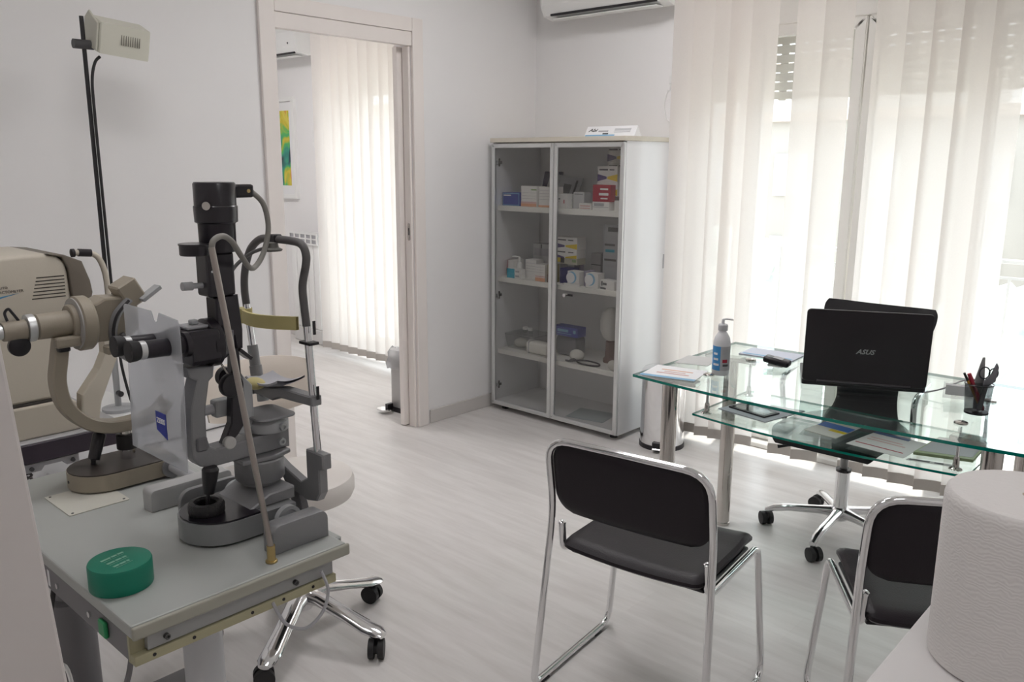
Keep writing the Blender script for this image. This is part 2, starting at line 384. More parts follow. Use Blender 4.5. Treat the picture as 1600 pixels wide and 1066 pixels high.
# outside ---------------------------------------------------------------------
struct('floor_balcony', B().box(-4.5, 6, .30, 1.6, -.16, -.02), mat('balcony_tile', (.72, .70, .68), .6, var=.05))
rl = thing('balcony_railing', 'thin grey balcony railing outside the window', 'railing', (0, 1.45, 0))
ralm = mat('railing_paint', (.42, .42, .42), .5)
obj('top_rail', B().box(-4.4, 5.9, 1.43, 1.47, .95, .975, .004, 1), ralm, rl)
obj('middle_rail', B().box(-4.4, 5.9, 1.44, 1.46, .858, .872), ralm, rl)
obj('bottom_rail', B().box(-4.4, 5.9, 1.44, 1.46, .06, .075), ralm, rl)
b0 = obj('baluster', B().box(-.007, .007, 1.443, 1.457, .07, .865), ralm, rl)
first = True
for i in range(60):
    x = -4.3+i*.115*1.5
    if first: b0.location.x += x; first = False
    else:
        o = b0.copy(); C.objects.link(o); o.parent = rl; o.location.x = x
p0 = obj('post', B().box(-.018, .018, 1.432, 1.468, -.02, .953), ralm, rl); p0.location.x += -3.0
for x in (-1.0, 1.0, 3.0, 5.0):
    o = p0.copy(); C.objects.link(o); o.parent = rl; o.location.x = x
struct('ground_street', B().box(-120, 120, 1.7, 220, -9.2, -9), mat('street_pale', (.50, .48, .44), .9, var=.15, vscale=.15))
def house(name, lab, x0, x1, y0, y1, z1, m, wins, roof=None, wcol=None):
    h = thing(name, lab, 'building', ((x0+x1)/2, y0, -9))
    obj('walls', B().box(x0, x1, y0, y1, -9, z1), m, h)
    obj('roof', B().box(x0-.3, x1+.3, y0-.3, y1+.3, z1, z1+.35), roof or mat('roof_tile', (.55, .46, .40), .8, var=.15, vscale=2), h)
    g = mat('far_window', (.42, .44, .47), .4); fr = mat('far_window_frame', (.7, .69, .66), .6)
    nx, dx, dz = wins; k = int((x1-x0)/dx)
    proto = None
    for i in range(k):
        for j in range(nx):
            zz = z1-1.9-j*dz
            if zz < -8: continue
            xx = x0+(i+.5)*(x1-x0)/k
            if proto is None:
                proto = obj('window', B().box(-.62, .62, -.10, .05, -.75, .75), fr, h)
                pp = obj('window_pane', B().box(-.48, .48, -.13, -.08, -.61, .61), g, proto)
                pp.location = -Vector((0, 0, 0)); 
                proto.data.transform(Matrix.Translation(ORG[h.name])); pp.data.transform(Matrix.Translation(ORG[h.name]))
                o = proto
            else: o = copy_tree(proto, h)
            o.location = Vector((xx, y0, zz))-ORG[h.name]
house('distant_house', 'tan distant building with low tiled roof across the street', -15, -2.0, 26, 36, 3.0, mat('tan_render', (.40, .375, .35), .9, var=.06, vscale=.5), (4, 3.0, 3.0))
house('distant_house', 'brown distant building right of the tan one', -1.0, 12, 24, 34, 3.1, mat('brown_render', (.40, .38, .35), .9, var=.06, vscale=.5), (4, 3.2, 3.0))
house('distant_house', 'tall white apartment block far behind the tan building', -34, -14, 62, 74, 9.0, mat('white_render', (.62, .61, .60), .9, var=.04, vscale=.5), (6, 3.2, 3.0))
house('distant_house', 'pale block at the far left outside', -70, -40, 44, 60, 6.0, mat('pale_render', (.55, .52, .48), .9, var=.04, vscale=.5), (5, 3.4, 3.0))
def tree(x, y, r, zt, lab):
    t = thing('street_tree', lab, 'tree', (x, y, -9), 0, 'trees below the balcony')
    rn = random.Random(int(x*10)+3)
    obj('trunk', B().tube([(x, y, -9), (x+.1, y, zt-2*r)], [.25, .15], 8), mat('bark', (.16, .12, .09), .9), t)
    b = bmesh.new(); bmesh.ops.create_icosphere(b, subdivisions=4, radius=1)
    for v in b.verts:
        k = 1+.22*math.sin(v.co.x*6+rn.random()*.6)*math.sin(v.co.y*7)*math.cos(v.co.z*5)+rn.uniform(-.10, .10)
        v.co = Vector((x+v.co.x*r*k, y+v.co.y*r*k, zt-r+v.co.z*r*k))
    obj('crown', B().bm(b, False), mat('hazed_foliage', (.48, .54, .50), .9, var=.2, vscale=3), t)  # pale crown colour has the outdoor haze mixed into it
tree(-9.5, 19, 2.2, -.4, 'round green tree left of the gap between the blinds'); tree(-4.2, 15, 1.5, -.9, 'green tree below the balcony in the gap between slats')
tree(-.5, 17, 1.9, -1.2, 'green tree behind the laptop below the balcony')

# vertical blinds -------------------------------------------------------------
def blind(name, lab, edges, y, zt, zb, x0, x1, angs):
    cx = (x0+x1)/2
    bl = thing(name, lab, 'blind', (cx, y, zb))
    obj('headrail', B().box(x0, x1, y-.02, y+.02, zt, zt+.04, .004, 1), white, bl)
    N = 8; hw = .064
    def slat_b(z0, z1, off, hw=hw):
        rows = []
        for z in (z0, z1):
            rows.append([(hw*(2*k/N-1), .013*(1-(2*k/N-1)**2)*off, z) for k in range(N+1)])
        return B().grid(rows)
    for i, (a, b_) in enumerate(edges):
        ang = angs[i % len(angs)]
        s = obj('slat', slat_b(zb, zt, 1), slatm, bl, True, False); s.location = ((a+b_)/2-cx, 0, -zb); s.rotation_euler = (random.uniform(-.003, .003), random.uniform(-.003, .003), math.radians(ang))
        pk = B(); rows = [[(hw*1.005*(2*k/N-1), .013*(1-(2*k/N-1)**2)+dy, z) for k in range(N+1)] for dy, z in ((-.003, zb-.002), (-.003, zb+.05), (.003, zb+.05), (.003, zb-.002), (-.003, zb-.002))]
        obj('weight_pocket', pk.grid(rows), pockm, s, True)
        obj('hanger', B().box(-.010, .010, -.002, .006, zt-.02, zt+.012), white, s, True)
    return bl
E1 = [(1.095, 1.223), (1.218, 1.335), (1.335, 1.458), (1.420, 1.536), (1.532, 1.655), (1.765, 1.887), (1.887, 2.013), (2.125, 2.252), (2.252, 2.37), (2.37, 2.482), (2.482, 2.605), (2.600, 2.718)]
blind('vertical_blind', 'cream vertical slat blind hanging behind the glass desk', E1, -.16, 2.62, .052, 1.05, 2.78, [16, 12, 20, 14])
E2 = [(-1.99+i*.1118, -1.868+i*.1118) for i in range(14)]
blind('vertical_blind', 'cream vertical slat blind seen through the doorway', E2, -.26, 2.62, .055, -2.05, -.40, [18, 14, 16])

# pull cords ------------------------------------------------------------------
def cordset(x, y, z, lab):
    t = thing('blind_cord', lab, 'cord', (x, y, z))
    obj('cleat', B().box(x-.012, x+.012, y-.012, y, z-.02, z+.02, .003, 1), white, t)
    obj('cord', B().tube(curve([(x, y-.006, 2.62), (x, y-.006, z+.02), (x-.02, y-.01, z-.06), (x-.035, y-.01, z-.14), (x, y-.01, z-.22), (x+.03, y-.01, z-.12), (x+.004, y-.006, z-.01)], 6), .003, 6), white, t)
cordset(.985, -.001, 1.96, 'thin white blind cord looped on the wall beside the cabinet')
cordset(-2.366, -.001, 1.83, 'small blind cord loop on the wall of the next room')

# ================================================================== WALL UNITS
def aircon(x0, x1, lab):
    t = thing('air_conditioner', lab, 'air conditioner', ((x0+x1)/2, 0, 2.33))
    prof = [(0, 2.345), (-.10, 2.330), (-.175, 2.345), (-.205, 2.40), (-.215, 2.50), (-.205, 2.60), (-.17, 2.625), (0, 2.625)]
    obj('housing', B().prism(prof, 'x', x0, x1), white, t)
    obj('outlet_flap', B().xf(Matrix()).box(x0+.05, x1-.05, -.172, -.108, 2.322, 2.330, .003, 1), white, t)
    obj('outlet_slot', B().box(x0+.045, x1-.045, -.1845, -.1725, 2.3425, 2.3545), black, t)
    obj('end_cap', B().prism([(p[0]*1.01, 2.48+(p[1]-2.48)*1.01) for p in prof], 'x', x1, x1+.012), white, t)
    obj('end_cap', B().prism([(p[0]*1.01, 2.48+(p[1]-2.48)*1.01) for p in prof], 'x', x0-.012, x0), white, t)
    obj('display_dot', B().cyl((x1-.10, -.212, 2.42), (x1-.10, -.205, 2.42), .007, n=12), ink, t)
aircon(.22, 1.03, 'white wall air conditioner above the glass cabinet')
aircon(-3.10, -2.30, 'white wall air conditioner in the next room, above the painting')
# painting in the next room
pt = thing('framed_painting', 'white framed abstract painting in green and yellow in the next room', 'painting', (-2.95, 0, 1.2))
b = bmesh.new(); O = [(-3.26, 1.2), (-2.64, 1.2), (-2.64, 2.04), (-3.26, 2.04)]; I = [(-3.225, 1.235), (-2.675, 1.235), (-2.675, 2.005), (-3.225, 2.005)]
vo = [[b.verts.new((p[0], y, p[1])) for p in Q] for y in (-.03, -.001) for Q in (O, I)]
for k in range(4):
    j = (k+1) % 4
    for q in ((0, 1), (2, 3), (0, 2), (1, 3)): b.faces.new((vo[q[0]][k], vo[q[0]][j], vo[q[1]][j], vo[q[1]][k]))
obj('frame', B().bm(b), white, pt)
obj('mount', B().box(-3.226, -2.674, -.012, -.004, 1.234, 2.006), paper, pt)
am = bpy.data.materials.new('abstract_paint'); am.use_nodes = True; n = am.node_tree.nodes; L = am.node_tree.links
tc = n.new('ShaderNodeTexCoord'); mpn = n.new('ShaderNodeMapping'); mpn.inputs['Scale'].default_value = (3, 3, 1.6); L.new(tc.outputs['Object'], mpn.inputs[0])
no = n.new('ShaderNodeTexNoise'); no.inputs['Scale'].default_value = 2.3; no.inputs['Distortion'].default_value = 1.4; L.new(mpn.outputs[0], no.inputs['Vector'])
cr = n.new('ShaderNodeValToRGB'); e = cr.color_ramp.elements; e[0].position = .30; e[0].color = (.02, .03, .05, 1); e[1].position = .72; e[1].color = (.62, .22, .03, 1)
for ps, c_ in ((.40, (.03, .28, .22, 1)), (.48, (.10, .50, .12, 1)), (.56, (.62, .50, .03, 1)), (.64, (.70, .62, .10, 1))): q = e.new(ps); q.color = c_
L.new(no.outputs['Fac'], cr.inputs[0]); L.new(cr.outputs[0], n['Principled BSDF'].inputs['Base Color'])
obj('canvas_print', B().box(-3.17, -2.735, -.0135, -.0122, 1.31, 1.93), am, pt)
# radiator in the next room
rd = thing('radiator', 'white column radiator under the painting in the next room', 'radiator', (-2.42, -.08, .12))
colb = obj('column', B().box(-2.63, -2.557, -.12, -.045, .13, .865, .012, 2), white, rd)
for i in range(1, 5):
    o = colb.copy(); C.objects.link(o); o.parent = rd; o.location.x = colb.location.x+i*.08
g = obj('top_grille', B().box(-2.64, -2.225, -.045, -.03, .84, .935), white, rd)
obj('grille_frame', B().box(-2.64, -2.225, -.135, -.128, .922, .936), white, g); obj('grille_frame', B().box(-2.64, -2.225, -.135, -.128, .838, .850), white, g)
obj('grille_frame', B().box(-2.64, -2.225, -.135, -.128, .882, .892), white, g)
bar = obj('grille_bar', B().box(-2.64, -2.622, -.1345, -.1285, .84, .93), white, g)
for i in range(1, 6):
    o = bar.copy(); C.objects.link(o); o.parent = g; o.location.x = i*.0795
obj('grille_back', B().box(-2.635, -2.23, -.126, -.121, .84, .93), greyi, g)
obj('foot_rail', B().box(-2.64, -2.225, -.12, -.04, .0, .13, .01, 1), mat('radiator_plinth', (.6, .59, .58), .5), rd)
# thin wire left of the door; its drop draws the casing's edge shadow
solo('wire_and_edge_shadow', B().tube(curve([(.004, -3.2, .268), (.004, -2.336, .285), (.004, -1.96, .295), (.004, -1.942, .285), (.004, -1.940, .09)], 5), .0035, 6), ink, 'thin dark wire along the wall, ending in a drawn casing edge shadow', 'wire')
# bin in the next room
bn = thing('waste_bin', 'grey pedal bin with a clear liner behind the door casing', 'bin', (-.27, -.80, 0))
obj('body', B().prism(rrect(-.39, -.15, -.92, -.68, .05), 'z', .012, .34, sm=True), mat('bin_grey', (.42, .41, .405), .35, .5), bn)
obj('base_ring', B().prism(rrect(-.395, -.145, -.925, -.675, .05), 'z', .0, .03, sm=True), black, bn)
lb = B(); rows = []
for z, e_, w_ in ((.27, .012, .010), (.31, .016, .012), (.36, .010, .012), (.40, .004, .010), (.395, -.02, .006), (.30, -.03, .004)):
    base = rrect(-.39-e_, -.15+e_, -.92-e_, -.68+e_, .05, 6); rows.append([(p[0]+random.uniform(-w_, w_), p[1]+random.uniform(-w_, w_), z+random.uniform(-w_, w_)) for p in base])
obj('liner', lb.grid(rows, close=True), film, bn, fix=False)
obj('pedal', B().prism(rrect(-.40, -.32, -1.015, -.955, .02), 'z', .018, .028, sm=True), chrome, bn)
obj('pedal_arm', B().box(-.372, -.348, -.96, -.915, .010, .05), black, bn)

# ================================================================== GLASS CABINET
X0, X1, YB, YC, HC = .051, 1.006, -.02, -.436, 1.653
cb = thing('glass_cabinet', 'white two-door glass cabinet holding medicine boxes', 'cabinet', (.53, -.23, 0))
for a, b_ in ((X0, X0+.022), (X1-.022, X1)): obj('side_panel', B().box(a, b_, YC, YB, .03, 1.628, .001, 1), whitel, cb)
obj('back_panel', B().box(X0+.022, X1-.022, YB-.012, YB, .03, 1.628), whitel, cb)
obj('bottom_panel', B().box(X0+.022, X1-.022, YC, YB-.012, .03, .058), whitel, cb)
obj('top_panel', B().box(X0-.006, X1+.006, YC-.024, YB+.005, 1.628, HC, .002, 1), mat('pale_oak', (.60, .56, .48), .5, var=.06, vscale=8, stretch=(.2, 4, 4)), cb)
SH = [1.262, .833, .385]
for z in SH: obj('shelf', B().box(X0+.023, X1-.023, YC+.016, YB-.013, z-.03, z, .001, 1), mat('shelf_white', (.76, .755, .72), .45), cb)
for x in (X0+.06, X1-.06):
    for y in (YC+.05, YB-.05): obj('foot', B().cyl((x, y, 0), (x, y, .031), .022, n=14), black, cb)
def cdoor(x0, x1, hinge_side):
    b = bmesh.new(); z0, z1, w = .034, 1.622, .026; O = [(x0, z0), (x1, z0), (x1, z1), (x0, z1)]; I = [(x0+w, z0+w), (x1-w, z0+w), (x1-w, z1-w), (x0+w, z1-w)]
    vo = [[b.verts.new((p[0], y, p[1])) for p in Q] for y in (YC-.020, YC-.001) for Q in (O, I)]
    for k in range(4):
        j = (k+1) % 4
        for q in ((0, 1), (2, 3), (0, 2), (1, 3)): b.faces.new((vo[q[0]][k], vo[q[0]][j], vo[q[1]][j], vo[q[1]][k]))
    bmesh.ops.bevel(b, geom=b.edges[:], offset=.003, segments=1, affect='EDGES')
    d = obj('door', B().bm(b), alu, cb)
    obj('pane', B().box(x0+w-.004, x1-w+.004, YC-.0125, YC-.0085, z0+w-.004, z1-w+.004), smoke, d)
    return d
dl = cdoor(X0+.001, .5285, 0); dr = cdoor(.5315, X1-.001, 1)
obj('lock', B().cyl((.622, YC-.020, .78), (.622, YC+.01, .78), .010, n=16), chrome, dr)
obj('lock_cam', B().box(.622, .66, YC+.008, YC+.012, .774, .786), black, dr)
for z in (1.514, .718, .152):
    hg = obj('hinge', B().box(X0+.0225, X0+.030, YC+.006, YC+.046, z-.008, z+.008, .002, 1), mat('hinge_metal', (.13, .12, .11), .4, .6), cb)
    obj('hinge_plate', B().box(X0+.0225, X0+.028, YC+.019, YC+.031, z-.024, z+.024, .002, 1), MATS['hinge_metal'], hg)
    obj('hinge_cup', B().box(X0+.0225, X0+.040, YC+.001, YC+.006, z-.010, z+.010), chrome, hg)
obj('latch_tab', B().box(X1, X1+.003, -.050, -.022, .932, 1.012), greyi, cb)

# ---- cabinet contents
GRP = 'medicine boxes in the glass cabinet'
def carton(lab, x0, x1, y0, y1, z0, z1, m, prints=(), name='medicine_box', cat='box', group=GRP, rz=0):
    cx, cy = (x0+x1)/2, (y0+y1)/2
    t = tag(obj(name, B().box(-(x1-x0)/2, (x1-x0)/2, -(y1-y0)/2, (y1-y0)/2, 0, z1-z0, .0012, 1), m), lab, cat, group)
    t.location = (cx, cy, z0); t.rotation_euler = (0, 0, math.radians(rz)); ORG[t.name] = Vector((0, 0, 0))
    w, h, d = x1-x0, z1-z0, -(y1-y0)/2
    for pr in prints:
        k, u0, u1, v0, v1, pm = pr[:6]; e = .0006+.0004*(pr[6] if len(pr) > 6 else 0)
        if k == 'f': bb_ = B().box(-w/2+w*u0, -w/2+w*u1, d-e, d+.0002, h*v0, h*v1)
        elif k == 'p': bb_ = B().prism([(-w/2+w*a, h*c) for a, c in u0], 'y', d-.0008, d+.0002); 
        elif k == 'r': bb_ = B().box(w/2-.0002, w/2+e, -(y1-y0)/2*(1-2*u0), -(y1-y0)/2*(1-2*u1), h*v0, h*v1)
        elif k == 'l': bb_ = B().box(-w/2-e, -w/2+.0002, -(y1-y0)/2*(1-2*u0), -(y1-y0)/2*(1-2*u1), h*v0, h*v1)
        obj('print', bb_, pm, t, True)
    return t
def P2(k, poly, m): return ('p', poly, 0, 0, 0, m)
tri = [P2('p', [(0, .04), (.46, .20), (.46, .34), (0, .50)], purple), P2('p', [(.50, .20), (1, .04), (1, .50), (.50, .34)], yel), ('f', .08, .52, .72, .82, ink), ('f', .60, .84, .73, .81, ink)]
tri2 = [P2('p', [(0, 0), (.45, 0), (.45, .12), (0, .42)], purple), P2('p', [(.50, 0), (1, 0), (1, .42), (.50, .12)], yel), ('f', .08, .50, .62, .76, ink), ('f', .62, .86, .63, .75, ink)]
stripes = [('f', .06, .94, v, v+.015, greyi) for v in (.82, .66, .52, .38)]
wob = mat('carton_white', (.74, .73, .71), .55); wog = mat('carton_grey', (.50, .50, .51), .55)
z = SH[0]
carton('flat blue box with white border on the top shelf', .082, .222, -.39, -.30, z, z+.078, blue, [('f', .03, .97, .90, .95, bluel), ('f', .03, .97, .03, .08, bluel), ('f', .03, .05, .05, .93, bluel), ('f', .93, .96, .05, .93, bluel), ('f', .08, .5, .74, .82, paper)])
carton('white carton fading to orange, beside the flat blue box', .232, .352, -.39, -.31, z, z+.118, wob, [('f', .0, 1, .0, .16, orange), ('f', .0, 1, .17, .24, pink), ('f', .64, 1, .80, .86, mat('print_green', (.25, .38, .15), .5))]+stripes[1:])
carton('white carton behind the centre door stile on the top shelf', .360, .478, -.38, -.30, z, z+.116, wob, [('f', .0, 1, .0, .10, orange)]+stripes)
carton('small white carton with one dark line, top shelf middle', .490, .578, -.39, -.31, z, z+.080, wob, [('f', .1, .45, .62, .70, ink), ('f', .12, .40, .46, .50, greyi), ('f', .72, .80, .35, .60, red)])
carton('grey white carton standing on the top shelf middle', .592, .668, -.35, -.27, z, z+.092, wog, [('f', .1, .9, .86, .90, ink)])
carton('grey carton set back behind the top shelf cartons', .640, .720, -.24, -.16, z, z+.125, wog, [('r', .1, .9, .2, .8, red)])
carton('low white carton with pink print on the top shelf', .672, .758, -.40, -.34, z, z+.034, wob, [('f', .1, .9, .5, .7, pink), ('f', .1, .9, .15, .3, pink)])
carton('white carton with grey print under the red carton', .768, .880, -.405, -.355, z, z+.046, wob, [('f', .1, .7, .5, .85, greyi), ('f', .02, .98, .35, .42, greyi)])
carton('dark red carton with white lettering on the top shelf', .766, .886, -.402, -.357, z+.0465, z+.137, red, [('f', .42, .86, .70, .80, paper), ('f', .36, .88, .38, .52, paper), ('f', .45, .84, .16, .24, paper)])
carton('brown carton at the base of the stack behind the red carton', .756, .892, -.350, -.285, z, z+.075, mat('carton_brown', (.20, .16, .15), .6))
carton('purple and yellow carton hidden low behind the red carton', .756, .892, -.350, -.285, z+.0755, z+.150, wob, tri)
carton('purple and yellow carton topping the stack behind the red carton', .758, .890, -.350, -.285, z+.1505, z+.236, wob, tri)
for i, lb_ in enumerate(('lowest', 'second', 'third')):
    carton('purple and yellow carton %s in the stack at the cabinet right' % lb_, .752, .880, -.255, -.185, z+i*.0855, z+i*.0855+.085, wob, tri)
carton('purple and yellow carton on top of the stack under the cabinet top', .752, .880, -.255, -.185, z+.2565, z+.345, wob, tri)
carton('small white carton at the right end of the top shelf', .900, .945, -.385, -.32, z, z+.055, wob, [('r', .2, .8, .2, .8, greyi)])
# leaning sheets on the top shelf
sh = B().box(0, .26, 0, .004, 0, .20).xf(Matrix.Translation((.165, -.13, z+.001)) @ Matrix.Rotation(math.radians(-20), 4, 'X') @ Matrix.Rotation(math.radians(6), 4, 'Y'))
st_ = solo('leaflet', sh, mat('leaflet_grey', (.50, .50, .53), .5), 'grey printed leaflet leaning at the back of the top shelf', 'leaflet')
for u0, u1, v0, v1 in ((.13, .19, .05, .15), (.03, .05, .03, .17), (.07, .09, .03, .17), (.215, .23, .03, .18)):
    q = B().box(u0, u1, -.0008, .0002, v0, v1).xf(Matrix.Translation((.165, -.13, z+.001)) @ Matrix.Rotation(math.radians(-20), 4, 'X') @ Matrix.Rotation(math.radians(6), 4, 'Y'))
    obj('print', q, greyi if u0 < .1 else ink, st_)
solo('folder', B().box(0, .14, 0, .012, 0, .205).xf(Matrix.Translation((.125, -.105, z+.001)) @ Matrix.Rotation(math.radians(-16), 4, 'X')), mat('folder_navy', (.05, .045, .11), .5), 'dark blue folder leaning behind the grey leaflet', 'folder')
# second shelf
z = SH[1]
carton('white carton with dark red side, left end of the second shelf', .100, .150, -.36, -.27, z, z+.098, wob, [('l', 0, 1, 0, 1, red), ('f', 0, .06, 0, 1, red)])
for i in range(2):
    carton(('lower' if i == 0 else 'upper')+' flat cyan and white carton on the second shelf', .140, .250, -.41, -.365, z+i*.0285, z+i*.0285+.028, wob, [('f', 0, .56, .0, 1, cyan), ('f', .62, .9, .3, .7, greyi)])
pb = thing('pump_bottle', 'white pump bottle behind the cyan cartons', 'bottle', (.165, -.325, z))
obj('bottle', B().lathe([(.017, 0), (.019, .004), (.019, .075), (.013, .085), (.009, .088)], (.165, -.325, z), n=20), white, pb)
obj('pump', B().tube(curve([(.165, -.325, z+.086), (.165, -.325, z+.115), (.150, -.333, z+.122), (.125, -.345, z+.121)], 4), [.008]*5+[.004]*8, 10), white, pb)
carton('white carton stack beside the pump bottle', .235, .322, -.35, -.28, z, z+.112, wob, stripes)
carton('white carton with orange foot in front, second shelf left', .362, .436, -.405, -.335, z, z+.100, wob, [('f', 0, 1, 0, .22, orange), ('f', 0, 1, .26, .32, pink)]+stripes[:3])
carton('tall grey carton behind the white cartons, second shelf left', .165, .300, -.20, -.13, z, z+.195, wog, [('f', .08, .92, .62, .86, greyi), ('f', .47, .53, .86, .98, ink)])
carton('tall grey carton behind the centre stile, second shelf', .310, .385, -.20, -.13, z, z+.19, wog)
carton('olive carton standing right of the centre stile', .450, .492, -.40, -.34, z, z+.105, mat('carton_olive', (.33, .28, .12), .55), [('f', 0, 1, 0, .45, mat('carton_brownish', (.22, .15, .12), .6))])
carton('dark blue carton at the foot of the yellow cartons', .520, .596, -.37, -.29, z, z+.088, mat('print_deep_blue', (.02, .02, .13), .5))
carton('white and olive carton under the yellow cartons', .450, .612, -.33, -.25, z+.1055, z+.142, mat('carton_cream', (.50, .48, .38), .55), [('f', 0, .25, .3, 1, yel), ('f', .25, .42, .2, 1, brown), ('f', .78, .95, .4, .8, MATS['print_green'])])
carton('lower yellow and white carton on the second shelf', .446, .612, -.335, -.25, z+.1425, z+.192, wob, tri2)
carton('upper yellow and purple carton on the second shelf', .446, .614, -.335, -.25, z+.1925, z+.262, wob, tri)
carton('small support carton hidden under the yellow carton stack', .556, .600, -.285, -.25, z, z+.105, mat('carton_mauve', (.22, .18, .26), .55))
for x_, lb_ in ((.604, 'left'), (.735, 'right')):
    t = carton('small white carton with round light blue print, %s of two' % lb_, x_, x_+.085, -.405, -.345, z, z+.082, wob)
    obj('round_print', B().cyl((-.012, -.0308, .046), (-.012, -.0298, .046), .034, n=28), bluel, t, True)
    obj('round_print', B().cyl((-.020, -.0312, .044), (-.020, -.0306, .044), .030, n=28), paper, t, True)
carton('lilac carton between the two round print cartons', .695, .728, -.37, -.31, z, z+.086, mat('carton_lilac', (.30, .27, .36), .55))
carton('tall pale carton set back on the second shelf', .63, .70, -.22, -.15, z, z+.17, mat('carton_pale', (.40, .38, .39), .55), [('f', 0, 1, .3, .33, ink), ('f', 0, 1, .6, .63, ink)])
for i in range(2): carton(('lower' if i == 0 else 'upper')+' thin white booklet lying on the second shelf', .590-.004*i, .700+.005*i, -.419, -.408, z+.0061*i, z+.0061*i+.006, wob, group='booklets on the second shelf', name='booklet', cat='booklet')
carton('white carton lying tilted at the right of the second shelf', .830, .940, -.40, -.345, z, z+.052, wob, [('f', .06, .16, .35, .85, ink), ('f', .18, .45, .45, .7, ink), ('f', .0, .4, .0, .2, ink)], rz=-10)
nz = thing('brochure_stand', 'clear stand with grey printed sheets, right end of the second shelf', 'stand', (.81, -.27, z))
obj('back_sheet', B().box(.745, .875, -.262, -.258, z, z+.345), mat('sheet_grey_blue', (.42, .43, .46), .5), nz)
obj('header_card', B().box(.758, .875, -.2665, -.2625, z+.285, z+.345), mat('sheet_header', (.46, .47, .50), .5), nz)
obj('header_print', B().box(.778, .868, -.2675, -.2666, z+.305, z+.330), ink, nz)
for v, w_ in ((.225, .07), (.14, .08)):
    obj('sheet_print', B().box(.755, .755+w_, -.2635, -.2622, z+v, z+v+.012), ink, nz); obj('sheet_print', B().box(.760, .760+w_*.9, -.2635, -.2622, z+v-.035, z+v-.02), cyan if v > .2 else greyi, nz)
obj('foot_support', B().box(.745, .875, -.262, -.20, z, z+.005), clearp, nz)
# third shelf
z = SH[2]
tr = thing('plastic_tray_box', 'clear plastic box with white pads inside, third shelf left', 'box', (.20, -.28, z))
tb = B(); rows = []
for zz, e_ in ((0, .0), (.085, .014)): rows.append([(p[0], p[1], z+.001+zz) for p in rrect(.092-e_, .300+e_, -.36-e_, -.18+e_, .02, 4)])
obj('tray', tb.grid(rows, close=True), clearp, tr, fix=False); obj('tray_lid', B().prism(rrect(.078, .314, -.374, -.166, .02, 4), 'z', z+.086, z+.092), clearp, tr)
solo('cotton_pad_pack', B().ell((.165, -.30, z+.030), .05, .04, .028), mat('cotton_white', (.66, .65, .60), .9, bump=.6, bscale=60), 'white cotton wad inside the clear plastic box, left', 'cotton')
solo('cotton_pad_pack', B().ell((.235, -.27, z+.033), .035, .04, .030), MATS['cotton_white'], 'white cotton wad inside the clear plastic box, right', 'cotton')
for x_, lb_ in ((.178, 'left'), (.222, 'right')):
    t = thing('lens_jar', 'small white jar on the clear plastic box, %s of two' % lb_, 'jar', (x_, -.28, z+.092), 0, 'small jars on the clear box')
    obj('jar', B().lathe([(.014, 0), (.016, .004), (.016, .018), (.012, .02)], (x_, -.28, z+.0925), n=18), clearp, t); obj('lid', B().lathe([(.017, 0), (.017, .014), (.015, .016)], (x_, -.28, z+.1125), n=18), white, t)
pk_ = tag(obj('tissue_pack', B().box(-.085, .085, -.04, .04, 0, .072, .016, 3), mat('tissue_white', (.78, .77, .72), .7)), 'white rounded pack with grey band across the centre stile, third shelf', 'pack'); pk_.location = (.365, -.355, z)
obj('band', B().box(-.066, -.054, -.0412, .0412, -.0008, .0732, .016, 3), greyi, pk_, True)
solo('instrument_pouch', B().box(.43, .60, -.30, -.20, z, z+.125, .03, 3), mat('pouch_grey', (.20, .20, .22), .6), 'grey pouch under the dark blue carton, third shelf', 'pouch')
carton('dark blue carton with white lettering on the third shelf', .435, .62, -.32, -.24, z+.1255, z+.182, blue, [('f', .18, .62, .45, .72, bluel), ('f', .18, .75, .25, .30, bluel), ('f', .82, .92, .4, .75, bluel)])
solo('cotton_ball', B().ell((.650, -.36, z+.036), .048, .035, .035), MATS['cotton_white'], 'crumpled white ball in the middle of the third shelf', 'cotton')
solo('coiled_cable', B().tube(curve([(.60, -.40, z+.006), (.64, -.41, z+.010), (.72, -.38, z+.02), (.80, -.36, z+.012), (.83, -.39, z+.008), (.78, -.41, z+.006), (.70, -.405, z+.006), (.66, -.395, z+.02), (.62, -.385, z+.008)], 8), .005, 8), black, 'black cord coiled on the third shelf', 'cable')
bl_ = thing('eye_model', 'white bulb shaped model on a brown stand, right of the third shelf', 'model', (.80, -.235, z))
obj('stand', B().lathe([(.045, 0), (.045, .02), (.035, .03), (.032, .12), (.02, .13)], (.80, -.235, z), n=24), mat('stand_brown', (.16, .10, .085), .5), bl_)
obj('bulb', B().lathe([(.02, .125), (.05, .15), (.064, .19), (.066, .24), (.055, .29), (.03, .315), (0, .322)], (.80, -.235, z), n=28), mat('bulb_white', (.62, .62, .60), .4), bl_)
solo('cotton_ball', B().ell((.925, -.39, z+.028), .03, .025, .028), MATS['cotton_white'], 'small white ball at the right front of the third shelf', 'cotton')
solo('paper_sheet', B().box(.60, .84, -.40, -.20, .0585, .0615).xf(Matrix.Translation((.72, -.3, 0)) @ Matrix.Rotation(.2, 4, 'Z') @ Matrix.Translation((-.72, .3, 0))), mat('sheet_blue_grey', (.45, .50, .52), .6), 'printed sheet lying on the cabinet floor', 'paper')
